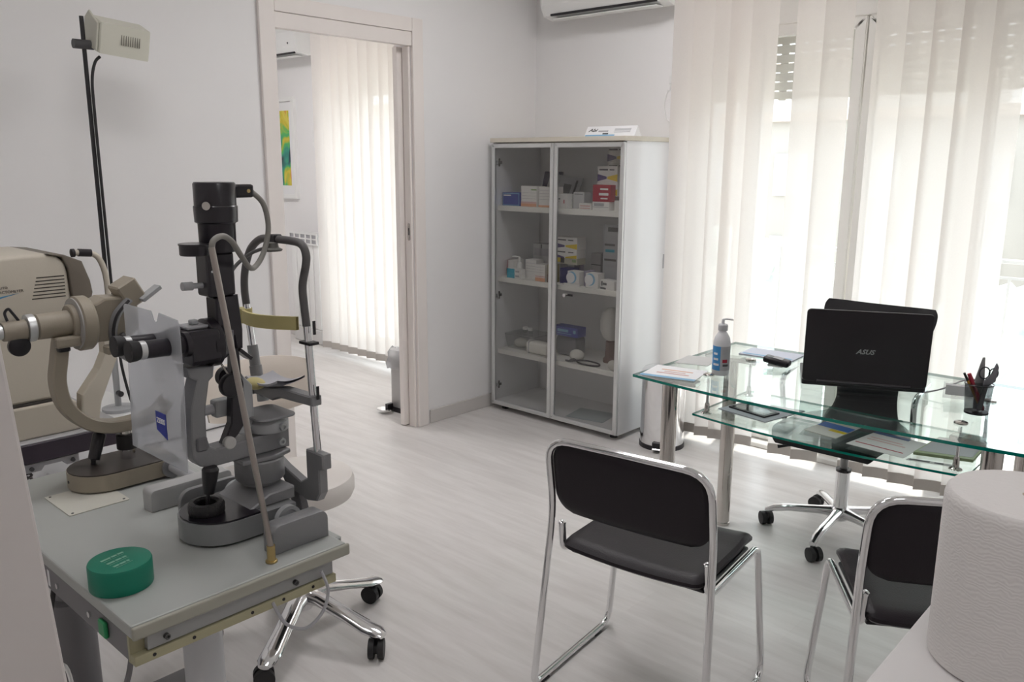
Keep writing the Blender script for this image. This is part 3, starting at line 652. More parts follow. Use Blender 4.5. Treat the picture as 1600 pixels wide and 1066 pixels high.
# desk sign on the cabinet
sg = thing('tent_card', 'folded white card with blue stripe on top of the cabinet', 'card', (.80, -.31, HC))
obj('card', B().prism([(-.345, HC+.0005), (-.312, HC+.056), (-.275, HC+.0005)], 'x', .655, .985), paper, sg)
M_ = Matrix.Rotation(0, 4, 'X')
n1 = Vector((0, .033, .0555)).normalized()
def on_card(u0, u1, v0, v1, m, nm):
    q = B().box(u0, u1, v0, v1, 0, .0008).xf(frame_m(Vector((.655, -.345, HC+.0005)), (1, 0, 0), n1)); obj(nm, q, m, sg)
on_card(.004, .20, .003, .012, bluel, 'stripe'); on_card(.118, .155, .014, .022, ink, 'print')
for i in range(4): on_card(.19, .295, .026+.007*i, .0285+.007*i, greyi, 'print')
text('lettering', 'Abi', .026, Vector((.70, -.345, HC))+n1*.040+Vector((0, -.0008, .0006)), (1, 0, 0), n1, ink, sg, shear=.3, bold=.0006, wide=1.5)
on_card(.085, .150, .030, .038, greyi, 'print')

# chrome pedal bin beside the cabinet
tb_ = thing('pedal_bin', 'tall chrome pedal bin between the cabinet and the blind', 'bin', (1.215, -.315, 0))
c0 = (1.215, -.315, 0)
obj('body', B().lathe([(.118, .022), (.118, .405)], c0, n=48), chrome, tb_); obj('base_ring', B().lathe([(.122, 0), (.122, .022), (.117, .026)], c0, n=48), black, tb_)
obj('lid', B().lathe([(.121, .405), (.121, .422), (.11, .434), (.06, .446), (0, .45)], c0, n=48), chrome, tb_)
_d = Vector((.42, -.9, 0)).normalized()
obj('pedal', B().box(-.03, .03, .118, .165, .016, .026, .003, 1).xf(Matrix.Translation(c0) @ Matrix.Rotation(math.atan2(_d.y, _d.x)-pi/2, 4, 'Z')), chrome, tb_)
obj('pedal_bracket', B().box(-.035, .035, .112, .128, .014, .05, .004, 1).xf(Matrix.Translation(c0) @ Matrix.Rotation(math.atan2(_d.y, _d.x)-pi/2, 4, 'Z')), black, tb_)

# ================================================================== GLASS DESK
GZ = .750
dk = thing('glass_desk', 'two-tier glass desk on steel legs by the window', 'desk', (2.51, -1.2, 0))
def bowed(x0, x1, yb, yf, bow, z0, z1):
    N = 16; F = [(x0+(x1-x0)*k/N, yf-bow*(1-(2*k/N-1)**2)) for k in range(N+1)]
    poly = F+[(x1, yb), (x0, yb)]; n = len(poly); b = B()
    V = [(p[0], p[1], z0) for p in poly]+[(p[0], p[1], z1) for p in poly]
    b.add(V, [tuple(range(n))[::-1], tuple(range(n, 2*n))], False, 0)
    b.add(V, [(i, (i+1) % n, (i+1) % n+n, i+n) for i in range(n)], False, 1); return b
obj('glass_top', bowed(1.87, 3.15, -.80, -1.590, .045, GZ-.010, GZ), [dglass, edgeg], dk, fix=False)
obj('glass_shelf', bowed(2.045, 2.98, -1.0, -1.448, .042, .596, .604), [dglass, edgeg], dk, fix=False)
lg = None
for x in (1.972, 3.05):
    for y in (-1.49, -1.02):
        l_ = obj('leg', B().lathe([(.031, 0), (.031, .012), (.029, .014), (.029, .720)], (x, y, 0), n=40), steel, dk)
        obj('flange', B().box(x-.115, x+.115, y-.022, y+.022, .720, .7395, .004, 1), steel, l_)
for x in (2.084, 2.939):
    for y in (-1.41, -1.08):
        r_ = obj('rod', B().lathe([(.0055, .6045), (.0055, .7395)], (x, y, 0), n=16), chrome, dk)
        obj('rod_cap', B().lathe([(.020, .7505), (.020, .7545), (.016, .757)], (x, y, 0), n=24), steel, r_)
        obj('rod_foot', B().lathe([(.020, .6042), (.018, .608), (.010, .612), (.0085, .64), (.0065, .645)], (x, y, 0), n=24), steel, r_)
# laptop
hb = Vector((2.387, -1.294, GZ)); hr = Vector((2.751, -1.123, GZ)); dx = (hr-hb).normalized(); nn = Vector((dx.y, -dx.x, 0))
lp = thing('laptop', 'black open laptop with its lid back towards the camera', 'laptop', tuple((hb+hr)/2-nn*.10))
LW = (hr-hb).length
Mb = frame_m(hb+Vector((0, 0, .001)), dx, -nn)   # x along hinge, y away from camera, z up
obj('base', B().prism(rrect(.0, LW, .0, .262, .012), 'z', .0, .018, sm=True).xf(Mb), black, lp)
obj('keyboard', B().box(.02, LW-.02, .03, .15, .018, .0195).xf(Mb), mat('keyboard_dark', (.03, .03, .032), .5), lp)
obj('hinge', B().cyl((.05, -.002, .016), (LW-.05, -.002, .016), .0075, n=12).xf(Mb), blackm, lp)
ld = Matrix.Rotation(math.radians(5), 4, 'X')
Ml = frame_m(hb+Vector((0, 0, .016)), dx, Vector((0, 0, 1)).lerp(nn, .0)*math.cos(math.radians(5))+nn*math.sin(math.radians(5)))
lid = obj('lid', B().prism(rrect(0, LW, .0, .262, .014), 'z', -.004, .005, .002, 1, sm=True).xf(Ml), mat('laptop_lid', (.013, .009, .012), .35, coat=.15, bump=.3, bscale=900), lp)
obj('screen', B().box(.018, LW-.018, .022, .244, -.0052, -.0042).xf(Ml), black, lid)
o_ = Ml @ Vector((LW*.5-.003, .118, .0055))
text('logo_lettering', 'ASUS', .0235, o_, dx, Ml.to_3x3() @ Vector((0, 1, 0)), mat('logo_silver', (.42, .42, .43), .3, .7), lid, shear=.35, bold=.0006, wide=1.05)
# laptop lead
solo('laptop_cable', B().tube(curve([(2.757, -1.16, .762), (2.80, -1.12, .775), (2.84, -1.04, .795), (2.865, -.97, .79), (2.87, -.90, .757), (2.868, -.785, .754), (2.866, -.772, .70), (2.87, -.76, .4), (2.88, -.72, .05), (2.95, -.60, .006), (3.05, -.45, .006)], 6), .0028, 6), greyi, 'thin grey cable hanging from the laptop over the desk edge', 'cable')
# sanitiser bottle
sb = thing('sanitizer_bottle', 'white pump bottle with blue and grey label on the desk', 'bottle', (2.108, -1.368, GZ))
c0 = (2.108, -1.368, GZ+.0005)
milk = mat('milky_plastic', (.72, .72, .74), .35)
obj('bottle', B().lathe([(.029, 0), (.031, .004), (.031, .120), (.028, .138), (.018, .156), (.0135, .162), (.0135, .168)], c0, n=36), milk, sb)
def arc_label(r, z0, z1, a0, a1, m, par, o, nm='label'):
    rows = [[(o[0]+r*math.cos(a0+(a1-a0)*k/16), o[1]+r*math.sin(a0+(a1-a0)*k/16), o[2]+z) for k in range(17)] for z in (z0, z1)]
    return obj(nm, B().grid(rows), m, par, fix=False)
ca = math.atan2(-4.124+1.368, 3.578-2.108)
arc_label(.0315, .020, .110, ca-1.9, ca-.10, mat('label_blue', (.05, .28, .60), .45), sb, c0)
arc_label(.0315, .020, .110, ca-.10, ca+1.5, mat('label_grey', (.42, .42, .44), .45), sb, c0)
la = arc_label(.0319, .050, .062, ca+.15, ca+.75, red, sb, c0, 'label_print'); arc_label(.0319, .036, .044, ca+.2, ca+.9, ink, sb, c0, 'label_print')
arc_label(.0319, .08, .10, ca+.1, ca+1.1, greyi, sb, c0, 'label_print')
for k in range(3): arc_label(.0319, .078-.02*k, .086-.02*k, ca-1.0, ca-.45+.1*k, paper, sb, c0, 'label_print')
obj('collar', B().lathe([(.0175, .166), (.0175, .186), (.014, .190)], c0, n=24), mat('pump_grey', (.55, .55, .57), .4), sb)
obj('pump', B().tube(curve([(2.108, -1.368, GZ+.188), (2.108, -1.368, GZ+.204), (2.115, -1.362, GZ+.209), (2.135, -1.345, GZ+.206)], 4), [.006]*6+[.0035]*7, 8), mat('pump_clear_white', (.75, .75, .77), .3), sb)
# pen holder and what it holds
pc = (2.941, -1.255, GZ)
ph = thing('pen_holder', 'black wire mesh pen cup on the right of the desk', 'pen holder', pc)
obj('mesh_wall', B().lathe([(.034, .002), (.041, .095)], pc, n=36), meshm, ph)
obj('rim', B().tube([(pc[0]+.0412*math.cos(2*pi*k/32), pc[1]+.0412*math.sin(2*pi*k/32), GZ+.095) for k in range(33)], .0016, 6, False), blackm, ph)
obj('base', B().lathe([(.035, .0005), (.035, .006), (.0, .007)], pc, n=36), blackm, ph)
def pen(nm, lab, cat, a, b_, r, m, tip=None):
    t = thing(nm, lab, cat, a); a, b_ = Vector(a), Vector(b_); d = b_-a
    obj('barrel', B().tube([a, a+d*.06, a+d*.8], [r*.4, r, r], 10), m, t); obj('cap', B().tube([a+d*.8, b_], [r*1.1, r*.9], 10), tip or m, t)
def pcx(x, y, z): return (pc[0]+x, pc[1]+y, GZ+z)
pen('ballpoint_pen', 'black topped pen leaning in the mesh cup', 'pen', pcx(.012, .012, .010), pcx(-.040, -.028, .128), .004, mat('pen_amber', (.45, .20, .02), .4), black)
pen('marker_pen', 'red marker leaning in the mesh cup', 'pen', pcx(.018, .006, .010), pcx(-.030, -.012, .125), .0065, red)
sc = thing('scissors', 'scissors with dark round handles in the mesh cup', 'scissors', pcx(0, 0, .01))
dirr = Vector((.738, .674, 0))
def loop(cx, cz, r, th, m, nm):
    obj(nm, B().tube([Vector(pcx(0, 0, cz))+dirr*(cx+r*math.cos(2*pi*k/24))+Vector((0, 0, r*1.15*math.sin(2*pi*k/24))) for k in range(25)], th, 8, False), m, sc)
loop(.012, .130, .016, .0022, mat('scissor_handle', (.05, .05, .06), .4), 'handle'); loop(.040, .128, .014, .0022, MATS['scissor_handle'], 'handle')
obj('blade', B().tube([Vector(pcx(0, 0, .012))+dirr*.004, Vector(pcx(0, 0, .105))+dirr*.024], [.002, .005], 6), alu, sc)
sr = B().prism([(-.014, .010), (.006, .010), (.010, .11), (.004, .178), (-.002, .178), (-.018, .11)], 'y', -.002, .002).xf(Matrix.Translation((pc[0], pc[1]+.012, GZ)) @ Matrix.Rotation(.74, 4, 'Z'))
solo('letter_opener', sr, mat('opener_grey', (.28, .28, .28), .4), 'grey pointed letter opener standing in the mesh cup', 'letter opener')
sr = B().prism([(.004, .010), (.018, .012), (.030, .090), (.050, .105), (.056, .150), (.049, .163), (.036, .128), (.016, .105)], 'y', -.004, .004, .001, 1).xf(Matrix.Translation((pc[0], pc[1]-.012, GZ)) @ Matrix.Rotation(.74, 4, 'Z'))
solo('staple_remover', sr, mat('remover_grey', (.16, .16, .18), .4), 'dark grey hooked staple remover in the mesh cup', 'staple remover')
# card holder
ch = thing('card_holder', 'small clear card holder beside the pen cup', 'card holder', (2.852, -1.105, GZ))
Mc = Matrix.Translation((2.852, -1.105, GZ+.0005)) @ Matrix.Rotation(.25, 4, 'Z')
obj('tray', B().prism([(-.03, 0), (.02, 0), (.022, .012), (-.018, .014), (-.021, .045), (-.03, .045)][::-1], 'x', -.05, .05).xf(Mc @ Matrix.Rotation(pi, 4, 'Z')), clearp, ch)
obj('cards', B().box(-.043, .043, -.015, -.002, .015, .05).xf(Mc @ Matrix.Rotation(math.radians(12), 4, 'X')), paper, ch)
# card reader
cr_ = thing('card_reader', 'black card reader on a pale stand at the back of the desk', 'card reader', (2.20, -1.10, GZ))
Mc = Matrix.Translation((2.20, -1.10, GZ+.0005)) @ Matrix.Rotation(.15, 4, 'Z')
obj('foot', B().prism(rrect(-.03, .03, -.022, .022, .01), 'z', 0, .006, sm=True).xf(Mc), white, cr_)
obj('body', B().box(-.05, .05, -.027, .027, .007, .032, .009, 3).xf(Mc @ Matrix.Rotation(math.radians(8), 4, 'Y')), black, cr_)
obj('keypad', B().box(-.014, .022, -.018, .018, .0318, .0335).xf(Mc @ Matrix.Rotation(math.radians(8), 4, 'Y')), greyi, cr_)
# papers on the desk
def sheet(nm, lab, cat, pts, z, th, m, prints=(), group=None):
    a, b_, c_, d_ = [Vector((*p, 0)) for p in pts]
    t = thing(nm, lab, cat, tuple((a+c_)/2+Vector((0, 0, z))), 0, group)
    obj('page', B().prism(pts, 'z', z+.0004, z+th), m, t)
    for (u0, u1, v0, v1, pm) in prints:
        q = [(a+(b_-a)*u+(d_-a)*v+((c_-b_)-(d_-a))*u*v) for u, v in ((u0, v0), (u1, v0), (u1, v1), (u0, v1))]
        obj('print', B().prism([(p.x, p.y) for p in q], 'z', z+th-.0001, z+th+.0006), pm, t)
sheet('brochure', 'white brochure with blue edge at the left corner of the desk', 'brochure', [(1.895, -1.585), (2.095, -1.535), (2.055, -1.365), (1.860, -1.405)], GZ, .002, paper, [(0, 1, 0, .14, bluel), (.2, .8, .35, .42, pink), (.3, .7, .5, .55, pink), (.2, .8, .65, .70, orange)])
sheet('paper_sheet', 'grey sheet behind the brochure on the desk', 'paper', [(1.885, -1.33), (2.01, -1.29), (1.98, -1.14), (1.86, -1.18)], GZ, .0015, mat('paper_greyish', (.55, .55, .54), .7))
sheet('booklet', 'pale blue booklet at the back left of the desk', 'booklet', [(2.00, -1.02), (2.22, -1.0), (2.21, -.86), (1.99, -.88)], GZ, .006, mat('paper_bluish', (.62, .66, .76), .6), [(.05, .95, .08, .2, bluel)])
sheet('booklet', 'white booklet beside the laptop at the back of the desk', 'booklet', [(2.26, -.98), (2.38, -.95), (2.35, -.84), (2.24, -.86)], GZ, .004, mat('paper_bluish2', (.68, .71, .78), .6))
LZ = .604
sheet('tablet_sleeve', 'grey folder on the left of the lower glass shelf', 'folder', [(2.09, -1.335), (2.30, -1.375), (2.345, -1.14), (2.125, -1.165)], LZ, .004, mat('paper_grey', (.40, .40, .44), .6))
sheet('tablet', 'dark shiny tablet on the grey folder of the lower shelf', 'tablet', [(2.115, -1.30), (2.275, -1.335), (2.295, -1.25), (2.135, -1.21)], LZ+.0042, .006, black, [(.05, .95, .1, .9, mat('screen_dark', (.02, .02, .022), .08))])
sheet('brochure', 'blue and yellow brochure in the middle of the lower shelf', 'brochure', [(2.435, -1.355), (2.555, -1.375), (2.575, -1.18), (2.46, -1.16)], LZ, .002, mat('paper_beige', (.60, .58, .54), .6), [(0, 1, .45, .72, mat('print_mid_blue', (.05, .16, .50), .5)), (.5, 1, .30, .42, yel), (.1, .5, .82, .92, yel)])
sheet('leaflet', 'white leaflet with red lines on the lower shelf', 'leaflet', [(2.60, -1.40), (2.79, -1.42), (2.80, -1.22), (2.63, -1.20)], LZ, .0015, mat('paper_pinkish', (.66, .64, .63), .6), [(.05, .9, .2, .23, red), (.1, .8, .5, .54, pink), (.1, .7, .62, .66, pink), (.0, .7, .88, 1.0, mat('print_navy', (.06, .10, .22), .5))])
sheet('notebook', 'green edged notebook on the right of the lower shelf', 'notebook', [(2.80, -1.36), (2.962, -1.31), (2.955, -1.10), (2.815, -1.14)], LZ, .010, mat('cover_green', (.30, .36, .20), .5), [(.03, .96, .10, .97, greyi)])
sheet('newspaper_strip', 'printed newspaper strip before the green notebook', 'newspaper', [(2.80, -1.43), (2.925, -1.395), (2.925, -1.375), (2.80, -1.405)], LZ, .001, mat('newsprint', (.50, .50, .49), .8), [(.05, .5, .3, .8, ink), (.6, .8, .3, .8, ink)])

# ================================================================== OFFICE CHAIR
oc = thing('office_chair', 'black swivel chair with wavy back behind the glass desk', 'office chair', (2.385, -.80, 0))
OX, OY = 2.385, -.80
cl = [(-.25, .425, .36), (-.235, .447, .42), (-.17, .458, .46), (-.02, .452, .47), (.11, .452, .42), (.175, .470, .30), (.20, .53, .255), (.198, .60, .25), (.20, .68, .27), (.215, .77, .36), (.235, .86, .44), (.25, .918, .455), (.258, .945, .43)]
ctr = curve([(c[2], c[0], c[1]) for c in cl], 4)
def shell(th):
    rows_t, rows_b = [], []
    for i, p in enumerate(ctr):
        a = ctr[max(0, i-1)]; b_ = ctr[min(len(ctr)-1, i+1)]; t = Vector((0, b_.y-a.y, b_.z-a.z)).normalized(); nrm = Vector((0, -t.z, t.y))
        w = p.x/2; R_t = []; R_b = []
        for k in range(13):
            u = k/6-1; edge = math.sqrt(max(0, 1-abs(u)**6)); cup = .018*u*u
            q = Vector((OX+w*u, OY+p.y, p.z))+nrm*cup
            R_t.append(q+nrm*(th/2*edge)); R_b.append(q-nrm*(th/2*edge))
        rows_t.append(R_t+R_b[::-1])
    b = B().grid(rows_t, True, close=True); nc = 26
    b.add([], []); b.f.append(tuple(range(nc))); b.s.append(False); b.mi.append(0)
    k = (len(rows_t)-1)*nc; b.f.append(tuple(range(k, k+nc))[::-1]); b.s.append(False); b.mi.append(0); return b
obj('seat_shell', shell(.030), mat('office_black', (.010, .009, .011), .30), oc)
obj('seat_plate', B().box(OX-.09, OX+.09, OY-.10, OY+.10, .405, .432, .006, 1), black, oc)
gl = obj('gas_lift', B().lathe([(.028, .10), (.028, .29), (.022, .295)], (OX, OY, 0), n=28), chrome, oc)
obj('lift_collar', B().lathe([(.030, .285), (.030, .296)], (OX, OY, 0), n=28), black, gl); obj('lift_rod', B().lathe([(.016, .29), (.016, .41)], (OX, OY, 0), n=24), mat('lift_rod_grey', (.25, .25, .25), .3, .8), gl)
obj('height_lever', B().tube([(OX-.08, OY-.03, .40), (OX-.20, OY-.10, .372), (OX-.235, OY-.12, .365)], [.005, .005, .008], 8), black, oc)
for sgn in (-1, 1):
    obj('armrest', B().tube(fillet([(OX+sgn*.09, OY-.02, .425), (OX+sgn*.255, OY-.02, .43), (OX+sgn*.262, OY-.07, .655), (OX+sgn*.255, OY+.14, .675), (OX+sgn*.17, OY+.225, .70)], .05), .0115, 12), chrome, oc)
def star(root, ox, oy, R, phi, zc, prof, casz, m, cm):
    leg = None
    for k in range(5):
        a = phi+k*2*pi/5; d = Vector((math.cos(a), math.sin(a), 0)); p = Vector((-d.y, d.x, 0))
        rows = []
        for r, z1, h, w in prof:
            q = Vector((ox, oy, 0))+d*(r*R); N = 12
            rows.append([q+p*(w*math.cos(2*pi*j/N))+Vector((0, 0, z1+h*math.sin(2*pi*j/N))) for j in range(N)])
        b = B().grid(rows, True, close=True); N = 12
        b.f.append(tuple(range(N))); b.s.append(False); b.mi.append(0); kk = (len(rows)-1)*N; b.f.append(tuple(range(kk, kk+N))[::-1]); b.s.append(False); b.mi.append(0)
        lg_ = obj('base_leg', b, m, root)
        e = Vector((ox, oy, 0))+d*R; sw = a+random.choice((.9, 1.3, -1.1, 2.0)); f = Vector((math.cos(sw), math.sin(sw), 0)); s_ = Vector((-f.y, f.x, 0)); cen = e+f*.012
        cs = B()
        for q in (-1, 1): cs.cyl(cen+s_*q*.006+Vector((0, 0, casz)), cen+s_*q*.024+Vector((0, 0, casz)), casz, n=20)
        cs.cyl(cen-s_*.008+Vector((0, 0, casz)), cen+s_*.008+Vector((0, 0, casz)), casz*.55, n=14)
        cs.cyl(e+Vector((0, 0, casz*1.2)), e+Vector((0, 0, casz*2.1)), .010, n=12)
        co = obj('caster', cs, cm, lg_)
star(oc, OX, OY, .285, 3.4958, .09, [(.05, .108, .024, .026), (.3, .104, .018, .019), (.7, .094, .016, .018), (.92, .082, .016, .017), (1.04, .068, .010, .013)], .028, chrome, rubber)
obj('base_hub', B().lathe([(.030, .075), (.036, .09), (.036, .125), (.030, .132)], (OX, OY, 0), n=28), chrome, oc)

# ================================================================== VISITOR CHAIRS
def visitor(lab, loc, rz):
    t = thing('visitor_chair', lab, 'chair', loc, rz, 'chrome framed visitor chairs')
    half = [(-.222, -.166, .505), (-.222, -.158, .43), (-.226, -.135, .418), (-.228, .190, .423), (-.262, .200, .012), (-.264, -.24, .012), (-.243, -.190, .50), (-.241, -.188, .58), (-.241, -.222, .772)]
    pts = half+[(-p[0], p[1], p[2]) for p in half[::-1]]
    P_ = [Vector(p) for p in pts]; out = [P_[0]]; rr = {1: .03, 2: .03, 3: .035, 4: .06, 5: .03, 8: .075, 9: .075, 12: .03, 13: .06, 14: .035, 15: .03, 16: .03}
    for i in range(1, len(P_)-1):
        a, b_, c_ = P_[i-1], P_[i], P_[i+1]; r = min(rr.get(i, .05), (a-b_).length*.49, (c_-b_).length*.49); s_ = b_+(a-b_).normalized()*r; e = b_+(c_-b_).normalized()*r
        for k in range(7): q = k/6; out.append(s_*(1-q)**2+b_*2*q*(1-q)+e*q*q)
    out.append(P_[-1])
    obj('frame', B().tube(out, .0105, 14), chrome, t, True)
    for s_ in (-1, 1): obj('tube_cap', B().lathe([(.0115, .0), (.0115, .005), (.006, .010), (0, .011)], (s_*.222, -.166, .5045), n=14), chrome, t, True)
    # backrest pad: curved in plan
    rows = []; 
    for zz, yy in ((.570, -.182), (.575, -.183), (.64, -.196), (.70, -.208), (.750, -.217), (.757, -.218)):
        pass
    def pad(poly, f, th, m, nm):
        b = bmesh.new(); fr = [b.verts.new(f(u, v, th/2)) for u, v in poly]; bk = [b.verts.new(f(u, v, -th/2)) for u, v in poly]; n_ = len(poly)
        # inset ring for soft edges
        cu = sum(p[0] for p in poly)/n_; cv = sum(p[1] for p in poly)/n_
        return b
    def padgrid(hw, v0, v1, rc, th, f, nu=14, nv=8):
        # rounded rectangle pad as closed two sided grid; f(u,v,h)->point
        def pos(a, b_):
            u = -hw+2*hw*a; v = v0+(v1-v0)*b_
            cu = min(max(u, -hw+rc), hw-rc); cv = min(max(v, v0+rc), v1-rc); d = Vector((u-cu, v-cv)); 
            if d.x and d.y:
                m_ = max(abs(d.x), abs(d.y)); d = d*(m_/d.length)
            return cu+d.x, cv+d.y
        ts = [0, .02, .06]+[.06+.88*k/(nu) for k in range(1, nu)]+[.94, .98, 1]; tv = [0, .04, .12]+[.12+.76*k/nv for k in range(1, nv)]+[.88, .96, 1]
        V = []; F = []; nu_, nv_ = len(ts), len(tv)
        for side in (1, -1):
            for b_ in tv:
                for a in ts:
                    e = min(a, 1-a)/.06; g = min(b_, 1-b_)/.12; k = min(1, e)*min(1, g); k = math.sqrt(max(0, 1-(1-min(1, e))**2))*math.sqrt(max(0, 1-(1-min(1, g))**2))
                    u, v = pos(a, b_); V.append(f(u, v, side*th/2*(.25+.75*k)))
        for s2 in range(2):
            o_ = s2*nu_*nv_
            for j in range(nv_-1):
                for i in range(nu_-1): F.append((o_+j*nu_+i, o_+j*nu_+i+1, o_+(j+1)*nu_+i+1, o_+(j+1)*nu_+i))
        rim = [j*nu_ for j in range(nv_)]+[(nv_-1)*nu_+i for i in range(1, nu_)]+[j*nu_+nu_-1 for j in range(nv_-2, -1, -1)]+[i for i in range(nu_-2, 0, -1)]
        q = nu_*nv_
        for k in range(len(rim)): a, c_ = rim[k], rim[(k+1) % len(rim)]; F.append((a, c_, c_+q, a+q))
        return B().add(V, F, True)
    def fb(u, v, h):
        y = -.188-(v-.58)*(.034/.192)-.014*(1-(u/.23)**2)*1.0
        return (u, y+h+.012, v)
    obj('backrest', padgrid(.2345, .550, .766, .064, .026, fb), vinyl, t, True)
    def fs(u, v, h):
        return (u, v, .437+h+.010*(u/.2)**2+(.006 if v > .1 else 0)-max(0, v-.15)*.25-.012*max(0, (-.05-v)/.12)*0)
    obj('seat', padgrid(.214, -.185, .205, .030, .040, fs), vinyl, t, True)
    obj('seat_pan', B().box(-.205, .205, -.14, .18, .409, .420, .003, 1), black, t, True)
    for s_ in (-1, 1):
        for y in (-.19, .12): obj('glide', B().box(s_*.263-.012, s_*.263+.012, y-.02, y+.02, .0, .010, .003, 1), rubber, t, True)
    return t
visitor('black vinyl visitor chair standing alone before the left of the desk', (2.371, -2.175, 0), .113)
visitor('black vinyl visitor chair half hidden by the paper roll', (3.053, -1.923, 0), .579)

# ================================================================== FOREGROUND ROLL AND TABLE
ft = thing('white_table', 'white table corner at the bottom right, under the paper roll', 'table', (3.6, -3.1, 0))
obj('tabletop', B().box(3.214, 4.0, -3.62, -2.60, .735, .763, .003, 2), mat('table_white', (.66, .64, .635), .5), ft)
for x in (3.26, 3.95):
    for y in (-3.57, -2.65): obj('leg', B().box(x-.02, x+.02, y-.02, y+.02, 0, .735, .003, 1), white, ft)
pr = thing('paper_roll', 'large white embossed paper towel roll in the right foreground', 'paper roll', (3.360, -2.738, .763))
rm = bpy.data.materials.new('embossed_paper'); rm.use_nodes = True; n = rm.node_tree.nodes; L = rm.node_tree.links
p_ = n['Principled BSDF']; p_.inputs['Base Color'].default_value = (.74, .715, .70, 1); p_.inputs['Roughness'].default_value = .9
tc = n.new('ShaderNodeTexCoord'); wv = n.new('ShaderNodeTexWave'); wv.bands_direction = 'Z'; wv.inputs['Scale'].default_value = 55; wv.inputs['Distortion'].default_value = 9; wv.inputs['Detail'].default_value = 1; wv.inputs['Detail Scale'].default_value = 1.2
L.new(tc.outputs['Object'], wv.inputs['Vector']); bp = n.new('ShaderNodeBump'); bp.inputs['Strength'].default_value = .16; bp.inputs['Distance'].default_value = .002
L.new(wv.outputs['Fac'], bp.inputs['Height']); L.new(bp.outputs[0], p_.inputs['Normal'])
c0 = (3.360, -2.738, .7635)
obj('wound_paper', B().lathe([(.0145, 0), (.112, 0), (.1165, .004), (.1170, .010), (.1170, .258), (.1150, .268), (.110, .273), (.0145, .274), (.0145, 0)], c0, n=64), rm, pr)
obj('core', B().lathe([(.0125, .001), (.0142, .001), (.0142, .2735), (.0125, .2735), (.0125, .001)], c0, n=28), mat('core_card', (.50, .42, .34), .8), pr)

# ================================================================== INSTRUMENT TABLE
TZ = .72
TX0, TX1, TY0, TY1 = 1.31, 2.20, -3.592, -3.132
it = thing('instrument_table', 'grey instrument table carrying the slit lamp and keratometer', 'table', (1.75, -3.36, 0))
obj('tabletop', B().box(TX0, TX1-.006, TY0+.001, TY1, TZ-.026, TZ, .004, 2), tabm, it)
obj('edge_strip', B().box(TX1-.006, TX1+.003, TY0, TY1+.004, TZ-.026, TZ-.0005, .004, 3), mat('edge_grey_beige', (.36, .355, .30), .5, var=.05, vscale=12), it)
ap = obj('front_apron', B().box(TX1-.030, TX1-.022, TY0+.002, TY1-.03, TZ-.078, TZ-.026), tabe, it)
obj('metal_strip', B().box(TX1-.022, TX1-.008, TY0+.028, TY1-.035, TZ-.058, TZ-.0265, .001, 1), mat('strip_grey', (.34, .345, .34), .42, .3), ap)
obj('lower_lip', B().box(TX1-.022, TX1-.004, TY0+.002, TY1-.03, TZ-.078, TZ-.060, .001, 1), tabe, ap)
for y in (-3.53, -3.26):
    obj('screw', B().lathe([(.0055, 0), (.0055, .008), (.003, .008), (.003, .005), (0, .005)], (TX1-.008, y, TZ-.043), ax='x', n=14), mat('screw_dark', (.12, .12, .12), .4, .7), ap)
for y in (-3.555, -3.48, -3.36, -3.29, -3.22): obj('screw_hole', B().lathe([(.0035, 0), (.0035, .0008)], (TX1-.0041, y, TZ-.068), ax='x', n=10), black, ap)
sp = obj('switch_panel', B().box(1.42, TX1-.030, TY0+.004, TY0+.010, TZ-.078, TZ-.026), greyp, it)
obj('mains_switch', B().box(2.055, 2.085, TY0-.004, TY0+.004, TZ-.068, TZ-.036, .003, 2), mat('switch_green', (.02, .28, .10), .4), sp)
for x in (1.70, 1.84, 2.0): obj('panel_screw', B().lathe([(.006, -.004), (.006, 0)], (x, TY0+.004, TZ-.052), ax='y', n=12), chrome, sp)
for x in (1.76, 1.79): obj('panel_slot', B().box(x-.005, x+.005, TY0+.0032, TY0+.0045, TZ-.070, TZ-.035), paper, sp)
obj('back_rail', B().box(TX0+.05, TX1-.06, TY1+.001, TY1+.028, TZ-.040, TZ-.012, .003, 1), tabm, it)
obj('under_frame', B().box(1.33, 2.14, -3.53, -3.20, TZ-.070, TZ-.027, .003, 1), greyp, it)
colm = mat('column_paint', (.55, .56, .58), .4)
obj('lift_column', B().lathe([(.062, 0.03), (.062, .40), (.040, .405), (.040, .655)], (2.03, -3.385, 0), n=36), colm, it)
obj('rear_column', B().lathe([(.055, 0.03), (.055, .40), (.036, .405), (.036, .655)], (1.375, -3.42, 0), n=36), greyp, it)
obj('floor_rail', B().box(1.33, 2.08, -3.45, -3.35, .03, .07, .008, 2), greyp, it)
for x in (1.37, 2.04): obj('floor_foot', B().box(x-.04, x+.04, -3.66, -3.11, 0, .03, .008, 2), greyp, it)
# cables under the table
def cable(lab, pts, r, m, nm='power_cable'): return solo(nm, B().tube(curve(pts, 8), r, 8), m, lab, 'cable')
cable('black cable hanging in a loop beneath the instrument table', [(1.46, -3.550, .660), (1.47, -3.56, .55), (1.56, -3.57, .44), (1.68, -3.57, .50), (1.72, -3.55, .660)], .0055, rubber)
cable('dark cable dropping from beneath the table to the floor', [(1.62, -3.560, .660), (1.62, -3.57, .5), (1.64, -3.59, .3), (1.70, -3.70, .08), (1.62, -3.80, .008), (1.4, -3.85, .008)], .006, greyp)
cable('white cable looping beneath the instrument table', [(1.54, -3.545, .660), (1.56, -3.56, .50), (1.66, -3.58, .42), (1.78, -3.57, .44), (1.80, -3.58, .30), (1.74, -3.64, .10), (1.60, -3.70, .007)], .0045, white)
cable('grey cable curving from the table corner to the floor', [(2.10, -3.550, .658), (2.07, -3.56, .54), (1.98, -3.58, .40), (1.88, -3.62, .26), (1.80, -3.66, .12), (1.74, -3.72, .009), (1.6, -3.9, .009)], .0055, greyp)
